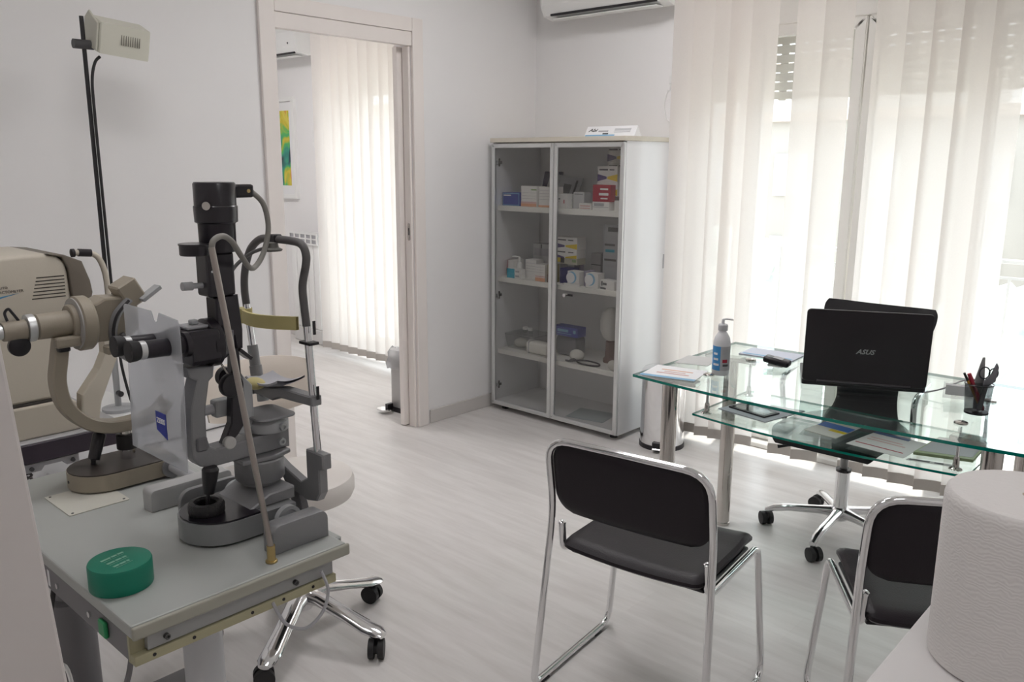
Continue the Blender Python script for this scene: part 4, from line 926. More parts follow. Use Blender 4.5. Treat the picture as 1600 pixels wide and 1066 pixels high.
cable('thin grey cable hanging in a loop from the table front', [(2.195, -3.315, .655), (2.215, -3.30, .61), (2.222, -3.26, .585), (2.225, -3.22, .605), (2.220, -3.20, .645), (2.205, -3.205, .685)], .0035, greyi, 'lamp_cable')
# green round case
gc = thing('round_case', 'green round plastic case lying on the table corner', 'case', (2.028, -3.535, TZ))
c0 = (2.028, -3.535, TZ+.0005)
obj('shell', B().lathe([(.0565, 0), (.0575, .002), (.0575, .0465), (.0560, .0500), (.052, .0510), (0, .0505)], c0, n=64), green, gc)
gp = mat('print_pale_green', (.22, .45, .34), .5)
for i, (dx_, sz) in enumerate(((-.020, .009), (.000, .009), (.020, .009))):
    for u0, u1 in ((-.026+.004*i, -.006), (-.004, .008), (.010, .022-.003*i)):
        obj('print_word', B().box(u0, u1, -.0028, .0028, 0, .0004).xf(frame_m(Vector((c0[0]+dx_, c0[1]-.004, TZ+.0516)), (-.25, 1, 0), (-1, -.25, 0))), gp, gc)
    obj('print_line', B().box(-.024+.004*i, .020, -.0005, .0005, 0, .0004).xf(frame_m(Vector((c0[0]+dx_+.008, c0[1]-.004, TZ+.0516)), (-.25, 1, 0), (-1, -.25, 0))), gp, gc)
# white cover plate on the table
cp = thing('cover_plate', 'off-white cover plate screwed to the instrument table', 'plate', (1.55, -3.41, TZ))
obj('plate', B().prism(rrect(1.470, 1.628, -3.482, -3.345, .004), 'z', TZ+.0002, TZ+.0022), mat('plate_ivory', (.58, .57, .51), .5), cp)
for x, y in ((1.48, -3.472), (1.618, -3.472), (1.618, -3.355), (1.48, -3.355)): obj('screw', B().lathe([(.003, 0), (.003, .001)], (x, y, TZ+.0022), n=10), ink, cp)

# ================================================================== SLIT LAMP
SX = 1.93
sl = thing('slit_lamp', 'black and grey slit lamp microscope on the instrument table', 'slit lamp', (SX, -3.2, TZ))
def pill(x0, x1, y0, y1, z0, z1, b, n=12):
    r = (x1-x0)/2; cx = (x0+x1)/2
    pts = [(cx+r*math.cos(a), y0+r+r*math.sin(a)) for a in [pi+pi*k/n for k in range(n+1)]]+[(x1, y1), (x0, y1)]
    return b.prism(pts, 'z', z0, z1, sm=True)
bs = obj('base', pill(1.862, 2.037, -3.372, -3.150, TZ+.006, TZ+.052, B()), mat('base_grey', (.27, .275, .28), .4, .3), sl)
obj('base_plate', pill(1.866, 2.033, -3.368, -3.235, TZ+.052, TZ+.056, B()), blackm, bs)
obj('base_cover', B().prism([(-3.255, TZ+.052), (-3.135, TZ+.052), (-3.135, TZ+.080), (-3.20, TZ+.078)], 'x', 1.872, 2.012, .003, 1), greyc, bs)
for x in (1.90, 2.0): obj('slide_pad', B().box(x-.02, x+.02, -3.30, -3.26, TZ+.0003, TZ+.006), rubber, bs)
jr = obj('joystick_ring', B().lathe([(.024, .056), (.036, .057), (.038, .062), (.038, .076), (.035, .082), (.026, .083), (.022, .078), (.022, .060)], (1.955, -3.318, TZ), n=40), mat('knurled_black', (.012, .011, .012), .5, bump=1.0, bscale=260), sl)
jk = obj('joystick', B().tube([(1.955, -3.318, TZ+.056), (1.957, -3.313, TZ+.098), (1.958, -3.312, TZ+.100), (1.960, -3.308, TZ+.135), (1.961, -3.306, TZ+.152), (1.961, -3.306, TZ+.158)], [.004, .004, .012, .0165, .018, .014], 18), black, sl)
# rail covers and axle
def hump(x0, x1, y0, y1, h, m, r=.02):
    pts = [(y0, TZ+.0003), (y1, TZ+.0003), (y1, TZ+h-r)]+[(y1-r+r*math.cos(a), TZ+h-r+r*math.sin(a)) for a in [pi/2*k/6 for k in range(1, 7)]]+[(y0+r+r*math.cos(a), TZ+h-r+r*math.sin(a)) for a in [pi/2+pi/2*k/6 for k in range(7)]]
    return obj('rail_cover', B().prism(pts, 'x', x0, x1, .003, 2, sm=True), m, sl)
hump(2.100, 2.140, -3.272, -3.137, .062, greyc); hump(1.700, 1.745, -3.345, -3.142, .052, mat('cover_pale_grey', (.42, .42, .42), .4), .012)
hump(1.80, 1.815, -3.31, -3.15, .060, greyc, .03)
obj('axle', B().cyl((1.74, -3.185, TZ+.028), (2.104, -3.185, TZ+.028), .010, n=18), steel, sl)
for x in (2.058, 1.842): obj('gear_wheel', B().lathe([(.030, -.007), (.030, .007), (.022, .007), (.020, .003)], (x, -3.185, TZ+.031), ax='x', n=30), greyl, sl)
# pivot and instrument arm
pv = obj('pivot_column', B().lathe([(.042, .080), (.042, .088), (.052, .090), (.055, .094), (.055, .138), (.052, .141)], (SX, -3.172, TZ), n=40), greyc, sl)
obj('pivot_plate', B().prism([(1.890, -3.235), (1.970, -3.235), (1.982, -3.16), (1.965, -3.112), (1.895, -3.112), (1.878, -3.16)], 'z', TZ+.141, TZ+.152, .003, 2), greyc, sl)
arm = [(-3.105, .872), (-3.30, .872), (-3.322, .880), (-3.338, .900), (-3.340, .935), (-3.336, 1.010), (-3.318, 1.068), (-3.334, 1.076), (-3.338, 1.100), (-3.276, 1.094), (-3.280, 1.070), (-3.290, 1.062), (-3.303, 1.000), (-3.304, .940), (-3.298, .920), (-3.285, .911), (-3.105, .918)]
obj('instrument_arm', B().prism([(p[0], p[1]) for p in arm[::-1]], 'x', SX-.024, SX+.024, .004, 2), greyc, sl)
obj('arm_clip', B().box(SX+.022, SX+.030, -3.330, -3.306, .915, .945, .003, 1), greyp, sl)
dr_ = obj('swivel_drum', B().lathe([(.044, .918), (.046, .921), (.046, .940), (.044, .942), (.040, .952)], (SX, -3.145, 0), n=40), greyl, sl)
obj('drum_tray', B().prism([(p[0]*1.0, p[1]) for p in rrect(1.872, 1.985, -3.195, -3.098, .02)], 'z', .952, .958, .002, 1, sm=True), greyc, sl)
for y, z_ in ((-3.128, .890), (-3.135, .931)):
    obj('set_screw', B().lathe([(.0085, 0), (.0085, .008), (.004, .008), (.004, .004), (0, .004)], (SX+(.024 if z_ < .9 else .0445), y, z_), ax='x', n=18), greyl, sl)
# microscope
mic = obj('microscope_body', B().prism([(1.888, 1.105), (1.972, 1.105), (1.980, 1.115), (1.980, 1.165), (1.972, 1.176), (1.888, 1.176), (1.880, 1.165), (1.880, 1.115)], 'y', -3.335, -3.272, .002, 1), blackm, sl)
obj('objective_flange', B().lathe([(.046, -3.286), (.052, -3.282), (.052, -3.262), (.044, -3.256), (.040, -3.246), (.032, -3.246)], (SX, 0, 1.140), ax='y', n=36), blackm, mic)
obj('objective_prism', B().box(SX-.024, SX+.024, -3.250, -3.226, 1.115, 1.165, .003, 1), mat('prism_grey', (.20, .20, .22), .3), mic)
obj('top_cap', B().box(1.905, 1.955, -3.33, -3.27, 1.176, 1.183, .002, 1), greyi, mic)
obj('zoom_lever', B().box(SX-.008, SX+.008, -3.312, -3.296, 1.183, 1.193, .002, 1), greyl, mic)
obj('focus_rod', B().tube([(SX+.02, -3.262, 1.10), (SX+.03, -3.24, 1.050)], .0025, 8), steel, mic)
for x, xe in ((SX-.029, SX-.033), (SX+.029, SX+.033)):
    ep = obj('eyepiece', B().tube([(x, -3.334, 1.150), (x, -3.345, 1.150), (x, -3.347, 1.150), (xe, -3.424, 1.153)], [.026, .026, .019, .018], 28), blackm, mic)
    obj('silver_ring', B().cyl((xe, -3.4245, 1.153), (xe, -3.436, 1.1535), .0185, n=28), alu, ep)
    obj('eyecup', B().tube([(xe, -3.4365, 1.1535), (xe, -3.442, 1.1538), (xe, -3.456, 1.1542), (xe, -3.4565, 1.1542), (xe, -3.450, 1.154)], [.0185, .0205, .0215, .0165, .013], 28), rubber, ep)
# breath shield
bsd = obj('breath_shield', B().prism([(1.752, .895), (2.005, .895), (2.018, 1.10), (2.018, 1.200), (2.012, 1.212), (1.934, 1.217), (1.929, 1.208), (1.924, 1.199), (1.916, 1.195), (1.908, 1.199), (1.902, 1.212), (1.898, 1.217), (1.776, 1.217), (1.770, 1.212), (1.768, 1.10)], 'y', -3.3775, -3.3755), acryl, sl)
lgp = obj('logo_patch', B().prism([(1.884, 1.003), (1.929, 1.003), (1.929, .948), (1.884, .962)], 'y', -3.3787, -3.3775), mat('logo_blue', (.015, .035, .36), .4), bsd)
text('logo_lettering', 'ZEISS', .0155, (1.9065, -3.3791, .984), (1, 0, 0), (0, 0, 1), paper, lgp, bold=.0004)
# illumination tower
tw = obj('lamp_housing', B().lathe([(.037, 1.330), (.038, 1.388), (.0395, 1.390), (.0435, 1.392), (.0445, 1.424), (.0425, 1.426), (.0425, 1.470), (.040, 1.4735), (.0, 1.4735)], (SX, -3.237, 0), n=44), blackm, sl)
obj('housing_knob', B().tube([(SX+.028, -3.268, 1.427), (SX+.036, -3.277, 1.427)], .0085, 18), steel, tw)
pg = obj('lamp_plug', B().box(SX-.012, SX+.012, -3.196, -3.152, 1.440, 1.468, .005, 2), black, tw)
obj('plug_screw', B().lathe([(.004, 0), (.004, .0015)], (SX+.012, -3.166, 1.454), ax='x', n=12), gold, pg)
obj('filter_disc', B().lathe([(.030, 1.326), (.0315, 1.328), (.0315, 1.346), (.033, 1.347), (.033, 1.350), (.0, 1.351)], (SX, -3.288, 0), n=36), blackm, sl)
nk = obj('tower_neck', B().box(SX-.026, SX+.026, -3.278, -3.216, 1.238, 1.331, .006, 2), blackm, sl)
obj('slit_lever', B().tube([(SX, -3.276, 1.262), (SX, -3.300, 1.263), (SX, -3.3005, 1.263), (SX, -3.322, 1.264)], [.006, .006, .009, .009], 14), greyl, nk)
for y in (-3.268, -3.256): obj('index_dot', B().lathe([(.0025, 0), (.0025, .0008)], (SX+.026, y, 1.292), ax='x', n=10), paper, nk)
obj('slit_unit', B().prism([(-3.262, 1.233), (-3.262, 1.180), (-3.250, 1.165), (-3.226, 1.150), (-3.222, 1.120), (-3.206, 1.120), (-3.204, 1.160), (-3.210, 1.238), (-3.245, 1.238)], 'x', SX-.022, SX+.022, .003, 1), blackm, sl)
obj('mirror_holder', B().box(-.014, .014, -.018, .018, -.004, .004).xf(Matrix.Translation((SX, -3.196, 1.103)) @ Matrix.Rotation(math.radians(-42), 4, 'X')), blackm, sl)
obj('mirror_face', B().box(-.0125, .0125, -.015, .015, .0041, .0048).xf(Matrix.Translation((SX, -3.196, 1.103)) @ Matrix.Rotation(math.radians(-42), 4, 'X')), mat('mirror', (.9, .9, .9), .03, 1.0), sl)
ia = obj('illumination_arm', B().prism([(-3.226, 1.125), (-3.210, 1.125), (-3.208, 1.045), (-3.200, .955), (-3.225, .925), (-3.250, .905), (-3.262, .912), (-3.240, .955), (-3.234, 1.03)], 'x', SX-.012, SX+.012, .003, 1), blackm, sl)
obj('slit_knob', B().lathe([(.024, -.009), (.026, -.006), (.026, .006), (.024, .009)], (SX+.030, -3.245, 1.046), ax='x', n=30), black, ia)
obj('slit_knob', B().lathe([(.022, -.009), (.022, .009)], (SX-.045, -3.215, 1.046), ax='x', n=30), black, ia)
obj('pivot_knob', B().lathe([(.013, 0), (.014, .002), (.014, .012), (.012, .014)], (SX+.012, -3.252, .916), ax='x', n=26), mat('knob_pale', (.55, .54, .52), .45), ia)
obj('arm_lock', B().box(SX-.04, SX-.012, -3.262, -3.222, .965, 1.005, .006, 2), greyl, ia)
obj('arm_lock_knob', B().cyl((SX-.026, -3.262, .985), (SX-.026, -3.292, .985), .011, n=20), greyi, ia)
obj('arm_cover', B().prism([(-3.206, 1.06), (-3.182, 1.03), (-3.182, .95), (-3.200, .92), (-3.225, .925), (-3.203, .958)], 'x', SX-.008, SX+.008, .002, 1), greyl, ia)
# cable from the plug over the metal rod
rod_top = Vector((2.10, -3.342, 1.358)); rod_bot = Vector((2.157, -3.289, TZ))
rd_ = obj('cable_rod', B().tube([rod_bot+Vector((0, 0, .032)), rod_top], .0062, 16), mat('rod_metal', (.40, .36, .33), .28, .95), sl)
obj('rod_socket', B().lathe([(.012, .0003), (.012, .004), (.0085, .005), (.0085, .036)], (2.157, -3.289, TZ), n=20), gold, rd_)
obj('lamp_lead', B().tube(curve([rod_top-Vector((0, 0, .004)), rod_top+Vector((-.002, .006, .012)), (2.085, -3.310, 1.376), (2.06, -3.278, 1.362), (2.03, -3.242, 1.328), (2.00, -3.208, 1.300), (1.975, -3.178, 1.298), (1.955, -3.145, 1.325), (1.945, -3.125, 1.375), (1.935, -3.128, 1.425), (SX, -3.152, 1.452)], 8), .0058, 10), mat('lead_grey', (.24, .23, .21), .5), sl)
# headrest
HY = -3.10
hd = thing('head_rest', 'grey tubular chin and forehead rest of the slit lamp', 'head rest', (SX, HY, TZ))
obj('arch_tube', B().tube(curve([(2.036, HY, 1.165), (2.030, HY, 1.209), (2.028, HY, 1.254), (2.044, HY, 1.30), (2.046, HY, 1.322), (2.033, HY, 1.341), (2.00, HY, 1.347), (1.914, HY, 1.347), (1.868, HY, 1.343), (1.828, HY, 1.321), (1.805, HY, 1.291), (1.790, HY, 1.254), (1.786, HY, 1.217), (1.791, HY, 1.180)], 6), .0088, 14), greyd, hd)
npst = obj('near_post', B().tube([(2.058, HY, .872), (2.037, HY, 1.165)], .0088, 18), chrome, hd)
obj('post_clip', B().box(2.022, 2.062, HY-.012, HY+.012, 1.126, 1.132), black, npst)
for z_ in (1.165, 1.02): obj('height_mark', B().box(2.066-.02*(z_-1), 2.069-.02*(z_-1), HY-.003, HY+.003, z_-.015, z_+.015), black, npst)
fp = obj('far_post', B().tube([(1.830, HY, .955), (1.791, HY, 1.185)], .0085, 18), chrome, hd)
obj('post_sleeve', B().tube([(1.8145, HY, 1.035), (1.8055, HY, 1.088)], .0125, 20), greyc, fp)
obj('post_sleeve_lower', B().tube([(1.820, HY, 1.005), (1.8145, HY, 1.040)], .0145, 20), greyc, fp)
obj('chin_column', B().tube([(1.842, HY, .958), (1.835, HY, .998)], .013, 20), greyl, fp)
N = 18; rows = []
for hh, zz in ((-.0035, 1.144), (-.0035, 1.174), (.0035, 1.174), (.0035, 1.144), (-.0035, 1.144)):
    rows.append([(1.772+.232*k/N, HY-.020-.026*math.sin(pi*k/N)*.6+.018*((2*k/N-1)**2)+hh, zz+.008*k/N) for k in range(N+1)])
fbd = obj('forehead_band', B().grid(rows), yellow, hd)
obj('band_wrap', B().tube([(1.788, HY-.004, 1.142), (1.789, HY-.004, 1.176)], .017, 20), yellow, hd)
obj('cross_bar', B().prism([(1.795, .975), (1.90, .972), (1.935, .985), (2.062, .990), (2.062, 1.012), (1.94, 1.010), (1.90, 1.004), (1.795, 1.004)], 'y', HY-.014, HY+.014, .003, 1), greyc, hd)
obj('bar_clamp', B().box(1.795, 1.822, HY-.024, HY+.02, .972, 1.012, .003, 1), greyd, hd)
rows = []
for k in range(13):
    u = k/12; x = 1.83+.135*u; dip = .014*(1-(2*u-1)**2)
    rows.append([(x, HY-.036+.072*j/8, 1.018+.012*u-dip+.006*((j/4-1)**2)) for j in range(9)]+[(x, HY-.036+.072*j/8, 1.013+.012*u-dip+.006*((j/4-1)**2)) for j in range(8, -1, -1)])
obj('chin_cup', B().grid(rows, close=True), mat('chin_cup_grey', (.46, .46, .50), .4), hd)
obj('chin_pad', B().ell((1.855, HY-.028, 1.008), .030, .022, .014), yellow, hd)
obj('post_foot', B().prism([(2.022, .760), (2.060, .768), (2.075, .790), (2.075, .845), (2.092, .850), (2.092, .884), (2.026, .884), (2.026, .815), (2.0, .800), (1.93, .820), (1.885, .838), (1.885, .805), (1.93, .788), (1.975, .768)], 'y', HY-.012, HY+.012, .003, 1), greyc, hd)
obj('foot_strut', B().prism([(1.905, .815), (1.950, .800), (1.985, .765), (2.0, TZ+.001), (1.962, TZ+.001), (1.945, .760)], 'y', HY-.010, HY+.010, .002, 1), greyp, hd)
fx = obj('fixation_lamp', B().lathe([(.020, 1.322), (.022, 1.326), (.014, 1.330), (.012, 1.340), (.008, 1.342)], (1.936, HY-.012, 0), n=24), mat('fixation_grey', (.17, .165, .15), .45, .3), hd)
obj('fixation_arm', B().tube(curve([(1.925, HY-.018, 1.330), (1.91, HY-.05, 1.318), (1.90, HY-.08, 1.295), (1.905, HY-.105, 1.270)], 6), .004, 8), greyd, fx)
obj('fixation_strap', B().box(1.922, 1.944, HY-.0105, HY+.0105, 1.340, 1.358, .003, 1), black, fx)

# ================================================================== KERATOMETER
KX = 1.47; KZ = 1.136
kr = thing('keratometer', 'beige keratometer with round dial on a pill shaped base', 'keratometer', (KX, -3.3, TZ))
kb = obj('base', pill(1.395, 1.555, -3.425, -3.185, TZ+.006, TZ+.046, B()), beige, kr)
obj('base_top', pill(1.397, 1.553, -3.423, -3.187, TZ+.046, TZ+.049, B()), brown, kb)
for y in (-3.36, -3.24): obj('slide_pad', B().box(1.42, 1.53, y-.02, y+.02, TZ+.0025, TZ+.006), rubber, kb)
obj('axle', B().cyl((1.545, -3.205, TZ+.028), (1.70, -3.205, TZ+.028), .013, n=20), greyi, kb)
obj('axle_flange', B().lathe([(.026, 0), (.026, .016)], (1.548, -3.205, TZ+.026), ax='x', n=24), greyc, kb)
obj('side_hole', B().lathe([(.004, -.001), (.004, 0)], (1.475, -3.4255, TZ+.026), ax='y', n=12), black, kb)
obj('lock_lever', B().prism(rrect(1.44, 1.525, -3.222, -3.190, .015), 'z', TZ+.049, TZ+.058, .002, 1, sm=True), beige, kb)
obj('joystick', B().tube([(1.455, -3.358, TZ+.049), (1.455, -3.356, TZ+.060), (1.455, -3.355, TZ+.061), (1.445, -3.332, TZ+.118), (1.444, -3.330, TZ+.122)], [.006, .006, .014, .016, .013], 20), black, kr)
kn = obj('height_knob', B().lathe([(.020, .074), (.025, .076), (.025, .112), (.022, .115), (0, .115)], (1.468, -3.275, TZ), n=36), mat('ribbed_black', (.012, .010, .010), .45), kr)
obj('knob_collar', B().lathe([(.018, .049), (.018, .074)], (1.468, -3.275, TZ), n=30), chrome, kn)
ka = curve([(KX, -3.405, 1.105), (KX, -3.416, 1.05), (KX, -3.424, .995), (KX, -3.412, .935), (KX, -3.37, .885), (KX, -3.31, .862), (KX, -3.24, .862), (KX, -3.19, .874), (KX, -3.165, .900)], 6)
rows = []
for i, p in enumerate(ka):
    a = ka[max(0, i-1)]; b_ = ka[min(len(ka)-1, i+1)]; t = (b_-a).normalized(); nr = Vector((0, -t.z, t.y))
    rows.append([p+nr*(.016*u)+Vector((.020*v, 0, 0)) for u, v in ((-1, -.8), (-1, .8), (-.8, 1), (.8, 1), (1, .8), (1, -.8), (.8, -1), (-.8, -1))])
b = B().grid(rows, False, close=True); b.f.append(tuple(range(8))); b.s.append(False); b.mi.append(0); b.f.append(tuple(range(len(rows)*8-8, len(rows)*8))[::-1]); b.s.append(False); b.mi.append(0)
obj('yoke_arm', b, beige, kr)
obj('stem', B().cyl((KX, -3.275, .834), (KX, -3.275, .852), .016, n=24), steel, kr)
tub = obj('telescope', B().lathe([(.024, -3.462), (.030, -3.456), (.031, -3.375), (.036, -3.372)], (KX, 0, KZ), ax='y', n=36), beige, kr)
obj('telescope_ring', B().lathe([(.031, -3.478), (.032, -3.474), (.032, -3.463), (.030, -3.461)], (KX, 0, KZ), ax='y', n=36), alu, tub)
obj('eyepiece_tube', B().lathe([(.021, -3.528), (.022, -3.526), (.0235, -3.479)], (KX, 0, KZ-.002), ax='y', n=32), beige, tub)
obj('eyepiece', B().lathe([(.016, -3.552), (.0165, -3.529)], (KX, 0, KZ-.002), ax='y', n=28), alu, tub)
obj('side_knob', B().lathe([(.0, -.012), (.020, -.010), (.0235, -.004), (.0235, .006), (.018, .010)], (KX+.004, -3.498, KZ-.038), ax='x', n=28), black, tub)
obj('sight_loop', B().tube(curve([(KX+.002, -3.515, KZ+.022), (KX, -3.518, KZ+.040), (KX, -3.510, KZ+.049), (KX, -3.503, KZ+.040), (KX+.002, -3.492, KZ+.020)], 6), .0032, 8), black, tub)
obj('lock_block', B().box(KX+.012, KX+.040, -3.43, -3.372, KZ-.052, KZ-.026, .006, 2), beige, tub)
obj('lock_button', B().box(KX+.016, KX+.036, -3.425, -3.398, KZ-.062, KZ-.050, .004, 2), black, tub)
dl_ = obj('dial', B().lathe([(.060, -3.372), (.066, -3.368), (.066, -3.345), (.060, -3.338)], (KX, 0, KZ-.004), ax='y', n=48), beige, kr)
obj('dial_scale', B().lathe([(.040, -3.3745), (.062, -3.3745), (.062, -3.3715)], (KX, 0, KZ-.004), ax='y', n=48), mat('scale_grey', (.40, .39, .38), .35), dl_)
obj('dial_hub', B().lathe([(.042, -3.386), (.044, -3.384), (.044, -3.372)], (KX, 0, KZ), ax='y', n=40), beige, dl_)
obj('head_body', B().prism([(-3.338, 1.085), (-3.338, 1.178), (-3.31, 1.192), (-3.255, 1.188), (-3.232, 1.17), (-3.232, 1.105), (-3.26, 1.085)], 'x', KX-.036, KX+.036, .006, 2), beige, kr)
hb_ = obj('lamp_box', B().box(-.030, .030, -.026, .026, -.032, .032, .004, 1).xf(Matrix.Translation((KX+.012, -3.245, 1.196)) @ Matrix.Rotation(math.radians(28), 4, 'X')), beige, kr)
obj('name_plate', B().box(-.016, .016, -.028, .028, -.005, .005, .001, 1).xf(Matrix.Translation((KX+.045, -3.205, 1.193)) @ Matrix.Rotation(math.radians(32), 4, 'X')), greyl, kr)
arcp = curve([(KX+.044, -3.258, 1.182), (KX+.050, -3.292, 1.150), (KX+.052, -3.306, 1.105), (KX+.052, -3.297, 1.062), (KX+.050, -3.270, 1.035)], 6)
obj('arc_track', B().tube(arcp, .015, 12, flat=.5), greyc, kr)
obj('arc_wire', B().tube([p+Vector((.012, -.004, 0)) for p in arcp[:16]], .004, 8), black, kr)
obj('adjust_knob', B().tube([(KX+.062, -3.300, 1.100), (KX+.074, -3.278, 1.060)], [.019, .013], 20), black, kr)
obj('adjust_knob', B().tube([(KX+.075, -3.262, 1.092), (KX+.085, -3.245, 1.082)], [.016, .014], 20), black, kr)
obj('arc_clamp', B().box(KX+.03, KX+.058, -3.325, -3.300, 1.055, 1.078, .004, 1), beige, kr)
obj('trim_lever', B().tube([(KX+.04, -3.250, 1.155), (KX+.04, -3.245, 1.125)], [.003, .006], 10), black, kr)

# ================================================================== REFRACTOMETER AND ITS TABLE
rt = thing('refractometer_table', 'grey topped table with dark edge under the refractometer', 'table', (.75, -3.45, 0))
obj('tabletop', B().box(.42, 1.03, -3.86, -3.10, .700, .728, .003, 1), mat('table_top_grey', (.42, .42, .43), .45), rt)
obj('dark_edge', B().box(1.03, 1.040, -3.86, -3.10, .668, .724, .002, 1), mat('edge_plum', (.035, .025, .038), .45), rt)
obj('under_frame', B().box(.46, 1.02, -3.80, -3.14, .668, .699), greyp, rt)
obj('bracket', B().prism([(-3.86, .662), (-3.24, .662), (-3.24, .637), (-3.275, .637), (-3.285, .650), (-3.335, .650), (-3.345, .637), (-3.40, .637), (-3.86, .637)], 'x', .985, 1.025), greyi, rt)
for y in (-3.258, -3.37): obj('bolt', B().lathe([(.006, 0), (.006, .006)], (1.025, y, .648), ax='x', n=12), ink, rt)
obj('spring', B().tube([(1.0+.020*math.cos(k*.5), -3.385+.020*math.sin(k*.5), .54+.0965*k/90) for k in range(91)], .004, 6), mat('spring_dark', (.10, .09, .09), .4, .6), rt)
obj('column', B().lathe([(.06, 0.03), (.06, .38), (.045, .385), (.045, .667)], (.74, -3.48, 0), n=30), colm, rt)
obj('foot', B().box(.45, 1.03, -3.56, -3.40, 0, .03, .008, 2), greyp, rt)
rf = thing('refractometer', 'cream refractometer with slotted vent behind the keratometer', 'refractometer', (.85, -3.4, .728))
RX0, RX1 = .70, 1.0
prof = [(-3.66, 1.075), (-3.66, 1.20), (-3.60, 1.235), (-3.45, 1.252), (-3.27, 1.257), (-3.235, 1.250), (-3.213, 1.228), (-3.208, 1.20), (-3.206, 1.15), (-3.203, 1.085), (-3.210, 1.078), (-3.40, 1.070)]
up = obj('head_housing', B().prism(prof, 'x', RX0, RX1, .016, 4, sm=True), cream, rf)
obj('front_cap', B().prism([(-3.262, 1.2555), (-3.215, 1.250), (-3.168, 1.228), (-3.150, 1.17), (-3.146, 1.135), (-3.160, 1.085), (-3.204, 1.070), (-3.2035, 1.13), (-3.2075, 1.21), (-3.222, 1.243)], 'x', RX0-.002, RX1+.006, .014, 4, sm=True), taupe, rf)
for i in range(7):
    z_ = 1.190-.0098*i; obj('vent_slot', B().box(RX1-.001, RX1+.0006, -3.293-.0028*i, -3.219-.0002*i, z_-.0016, z_+.0016), mat('vent_dark', (.05, .042, .035), .7), up)
text('lettering', 'REFRACTOMETER', .0108, (RX1+.0006, -3.329, 1.158), (0, 1, 0), (0, 0, 1), mat('print_brown', (.10, .085, .075), .6), up, align='RIGHT')
text('lettering', 'AUTO', .0095, (RX1+.0006, -3.368, 1.170), (0, 1, 0), (0, 0, 1), MATS['print_brown'], up, align='RIGHT')
obj('blue_swoosh', B().prism([(-3.44, 1.134), (-3.40, 1.139), (-3.340, 1.1525), (-3.39, 1.146), (-3.44, 1.143)], 'x', RX1-.0002, RX1+.0006), mat('swoosh_blue', (.06, .24, .42), .5), up)
obj('body', B().prism([(-3.66, .830), (-3.66, 1.073), (-3.240, 1.073), (-3.262, .97), (-3.240, .840), (-3.250, .832)], 'x', RX0+.02, RX1-.012, .008, 2), cream, rf)
obj('base_block', B().prism([(-3.66, .7285), (-3.66, .822), (-3.245, .826), (-3.222, .815), (-3.218, .7285)], 'x', RX0, RX1+.004, .006, 2), cream, rf)
obj('base_gap', B().box(RX0+.01, RX1-.006, -3.65, -3.24, .822, .832), mat('gap_dark', (.05, .045, .04), .7), rf)
obj('neck_clip', B().box(RX1-.06, RX1-.01, -3.212, -3.190, 1.055, 1.072, .003, 1), taupe, rf)
lbp = obj('rating_label', B().box(RX1-.0125, RX1-.0112, -3.281, -3.256, .865, .905), mat('label_pale', (.56, .53, .47), .5), rf)
text('lettering', 'CE', .016, (RX1-.0109, -3.268, .889), (0, 1, 0), (0, 0, 1), ink, lbp); obj('barcode', B().box(RX1-.0113, RX1-.0107, -3.279, -3.258, .870, .876), ink, lbp)
sup = obj('chin_support', B().prism([(-3.128, 1.03), (-3.100, 1.06), (-3.085, 1.04), (-3.088, .935), (-3.150, .800), (-3.165, .729), (-3.215, .729), (-3.205, .830), (-3.150, .900), (-3.128, .945)], 'x', .955, 1.005, .006, 2), cream, rf)
obj('handle_tube', B().tube(curve([(.985, -3.100, 1.05), (.985, -3.095, 1.12), (.985, -3.098, 1.185), (.985, -3.112, 1.230), (.985, -3.135, 1.247), (.985, -3.165, 1.251), (.985, -3.182, 1.251)], 6), .0085, 14), cream, rf)
obj('handle_grip', B().tube([(.985, -3.133, 1.2475), (.985, -3.169, 1.2515)], .0115, 18), black, rf); obj('handle_end', B().lathe([(.006, -3.190), (.0125, -3.188), (.0125, -3.180), (.009, -3.178)], (.985, 0, 1.2513), ax='y', n=20), black, rf)

# ================================================================== LOW CABINET AND READING LAMP
lc = thing('low_cabinet', 'white low cabinet against the wall under the lamp', 'cabinet', (.28, -3.05, 0))
obj('carcass', B().box(.016, .40, -3.40, -2.76, .0, .545, .003, 1), whitel, lc)
obj('top', B().box(.014, .41, -3.41, -2.75, .545, .565, .003, 1), mat('low_cabinet_top', (.74, .74, .73), .4), lc)
for z0, z1 in ((.02, .27), (.28, .535)):
    dd = obj('drawer_front', B().box(.40, .416, -3.395, -2.765, z0, z1, .002, 1), whitel, lc); obj('handle', B().tube(fillet([(.416, -3.14, (z0+z1)/2), (.44, -3.14, (z0+z1)/2), (.44, -3.02, (z0+z1)/2), (.416, -3.02, (z0+z1)/2)], .01), .005, 10), chrome, dd)
lm = thing('reading_lamp', 'lamp with cream box head on a thin black pole', 'lamp', (.33, -2.836, .565))
px, py = .33, -2.836
obj('base_disc', B().lathe([(.06, 0), (.06, .012), (.02, .018)], (px, py, .5655), n=30), greyl, lm)
obj('lower_tube', B().lathe([(.012, .58), (.012, .86)], (px, py, 0), n=18), greyl, lm)
obj('tube_knob', B().cyl((px+.01, py, .635), (px+.035, py, .635), .011, n=14), black, lm)
obj('pole', B().lathe([(.0075, .86), (.0075, 2.014)], (px, py, 0), n=18), mat('pole_black', (.035, .034, .036), .4, .3), lm)
obj('cross_clamp', B().tube([(px+.004, -2.874, 1.918), (px+.004, -2.806, 1.918)], .0165, 20), mat('clamp_grey', (.07, .068, .072), .5), lm)
lmp = mat('lamp_cream', (.60, .59, .51), .5)
Mh = Matrix.Translation((px+.004, -2.716, 1.945)) @ Matrix.Rotation(math.radians(-5), 4, 'X') @ Matrix.Rotation(math.radians(6), 4, 'Y') @ Matrix.Diagonal((1.1, 1.12, 1.15, 1))
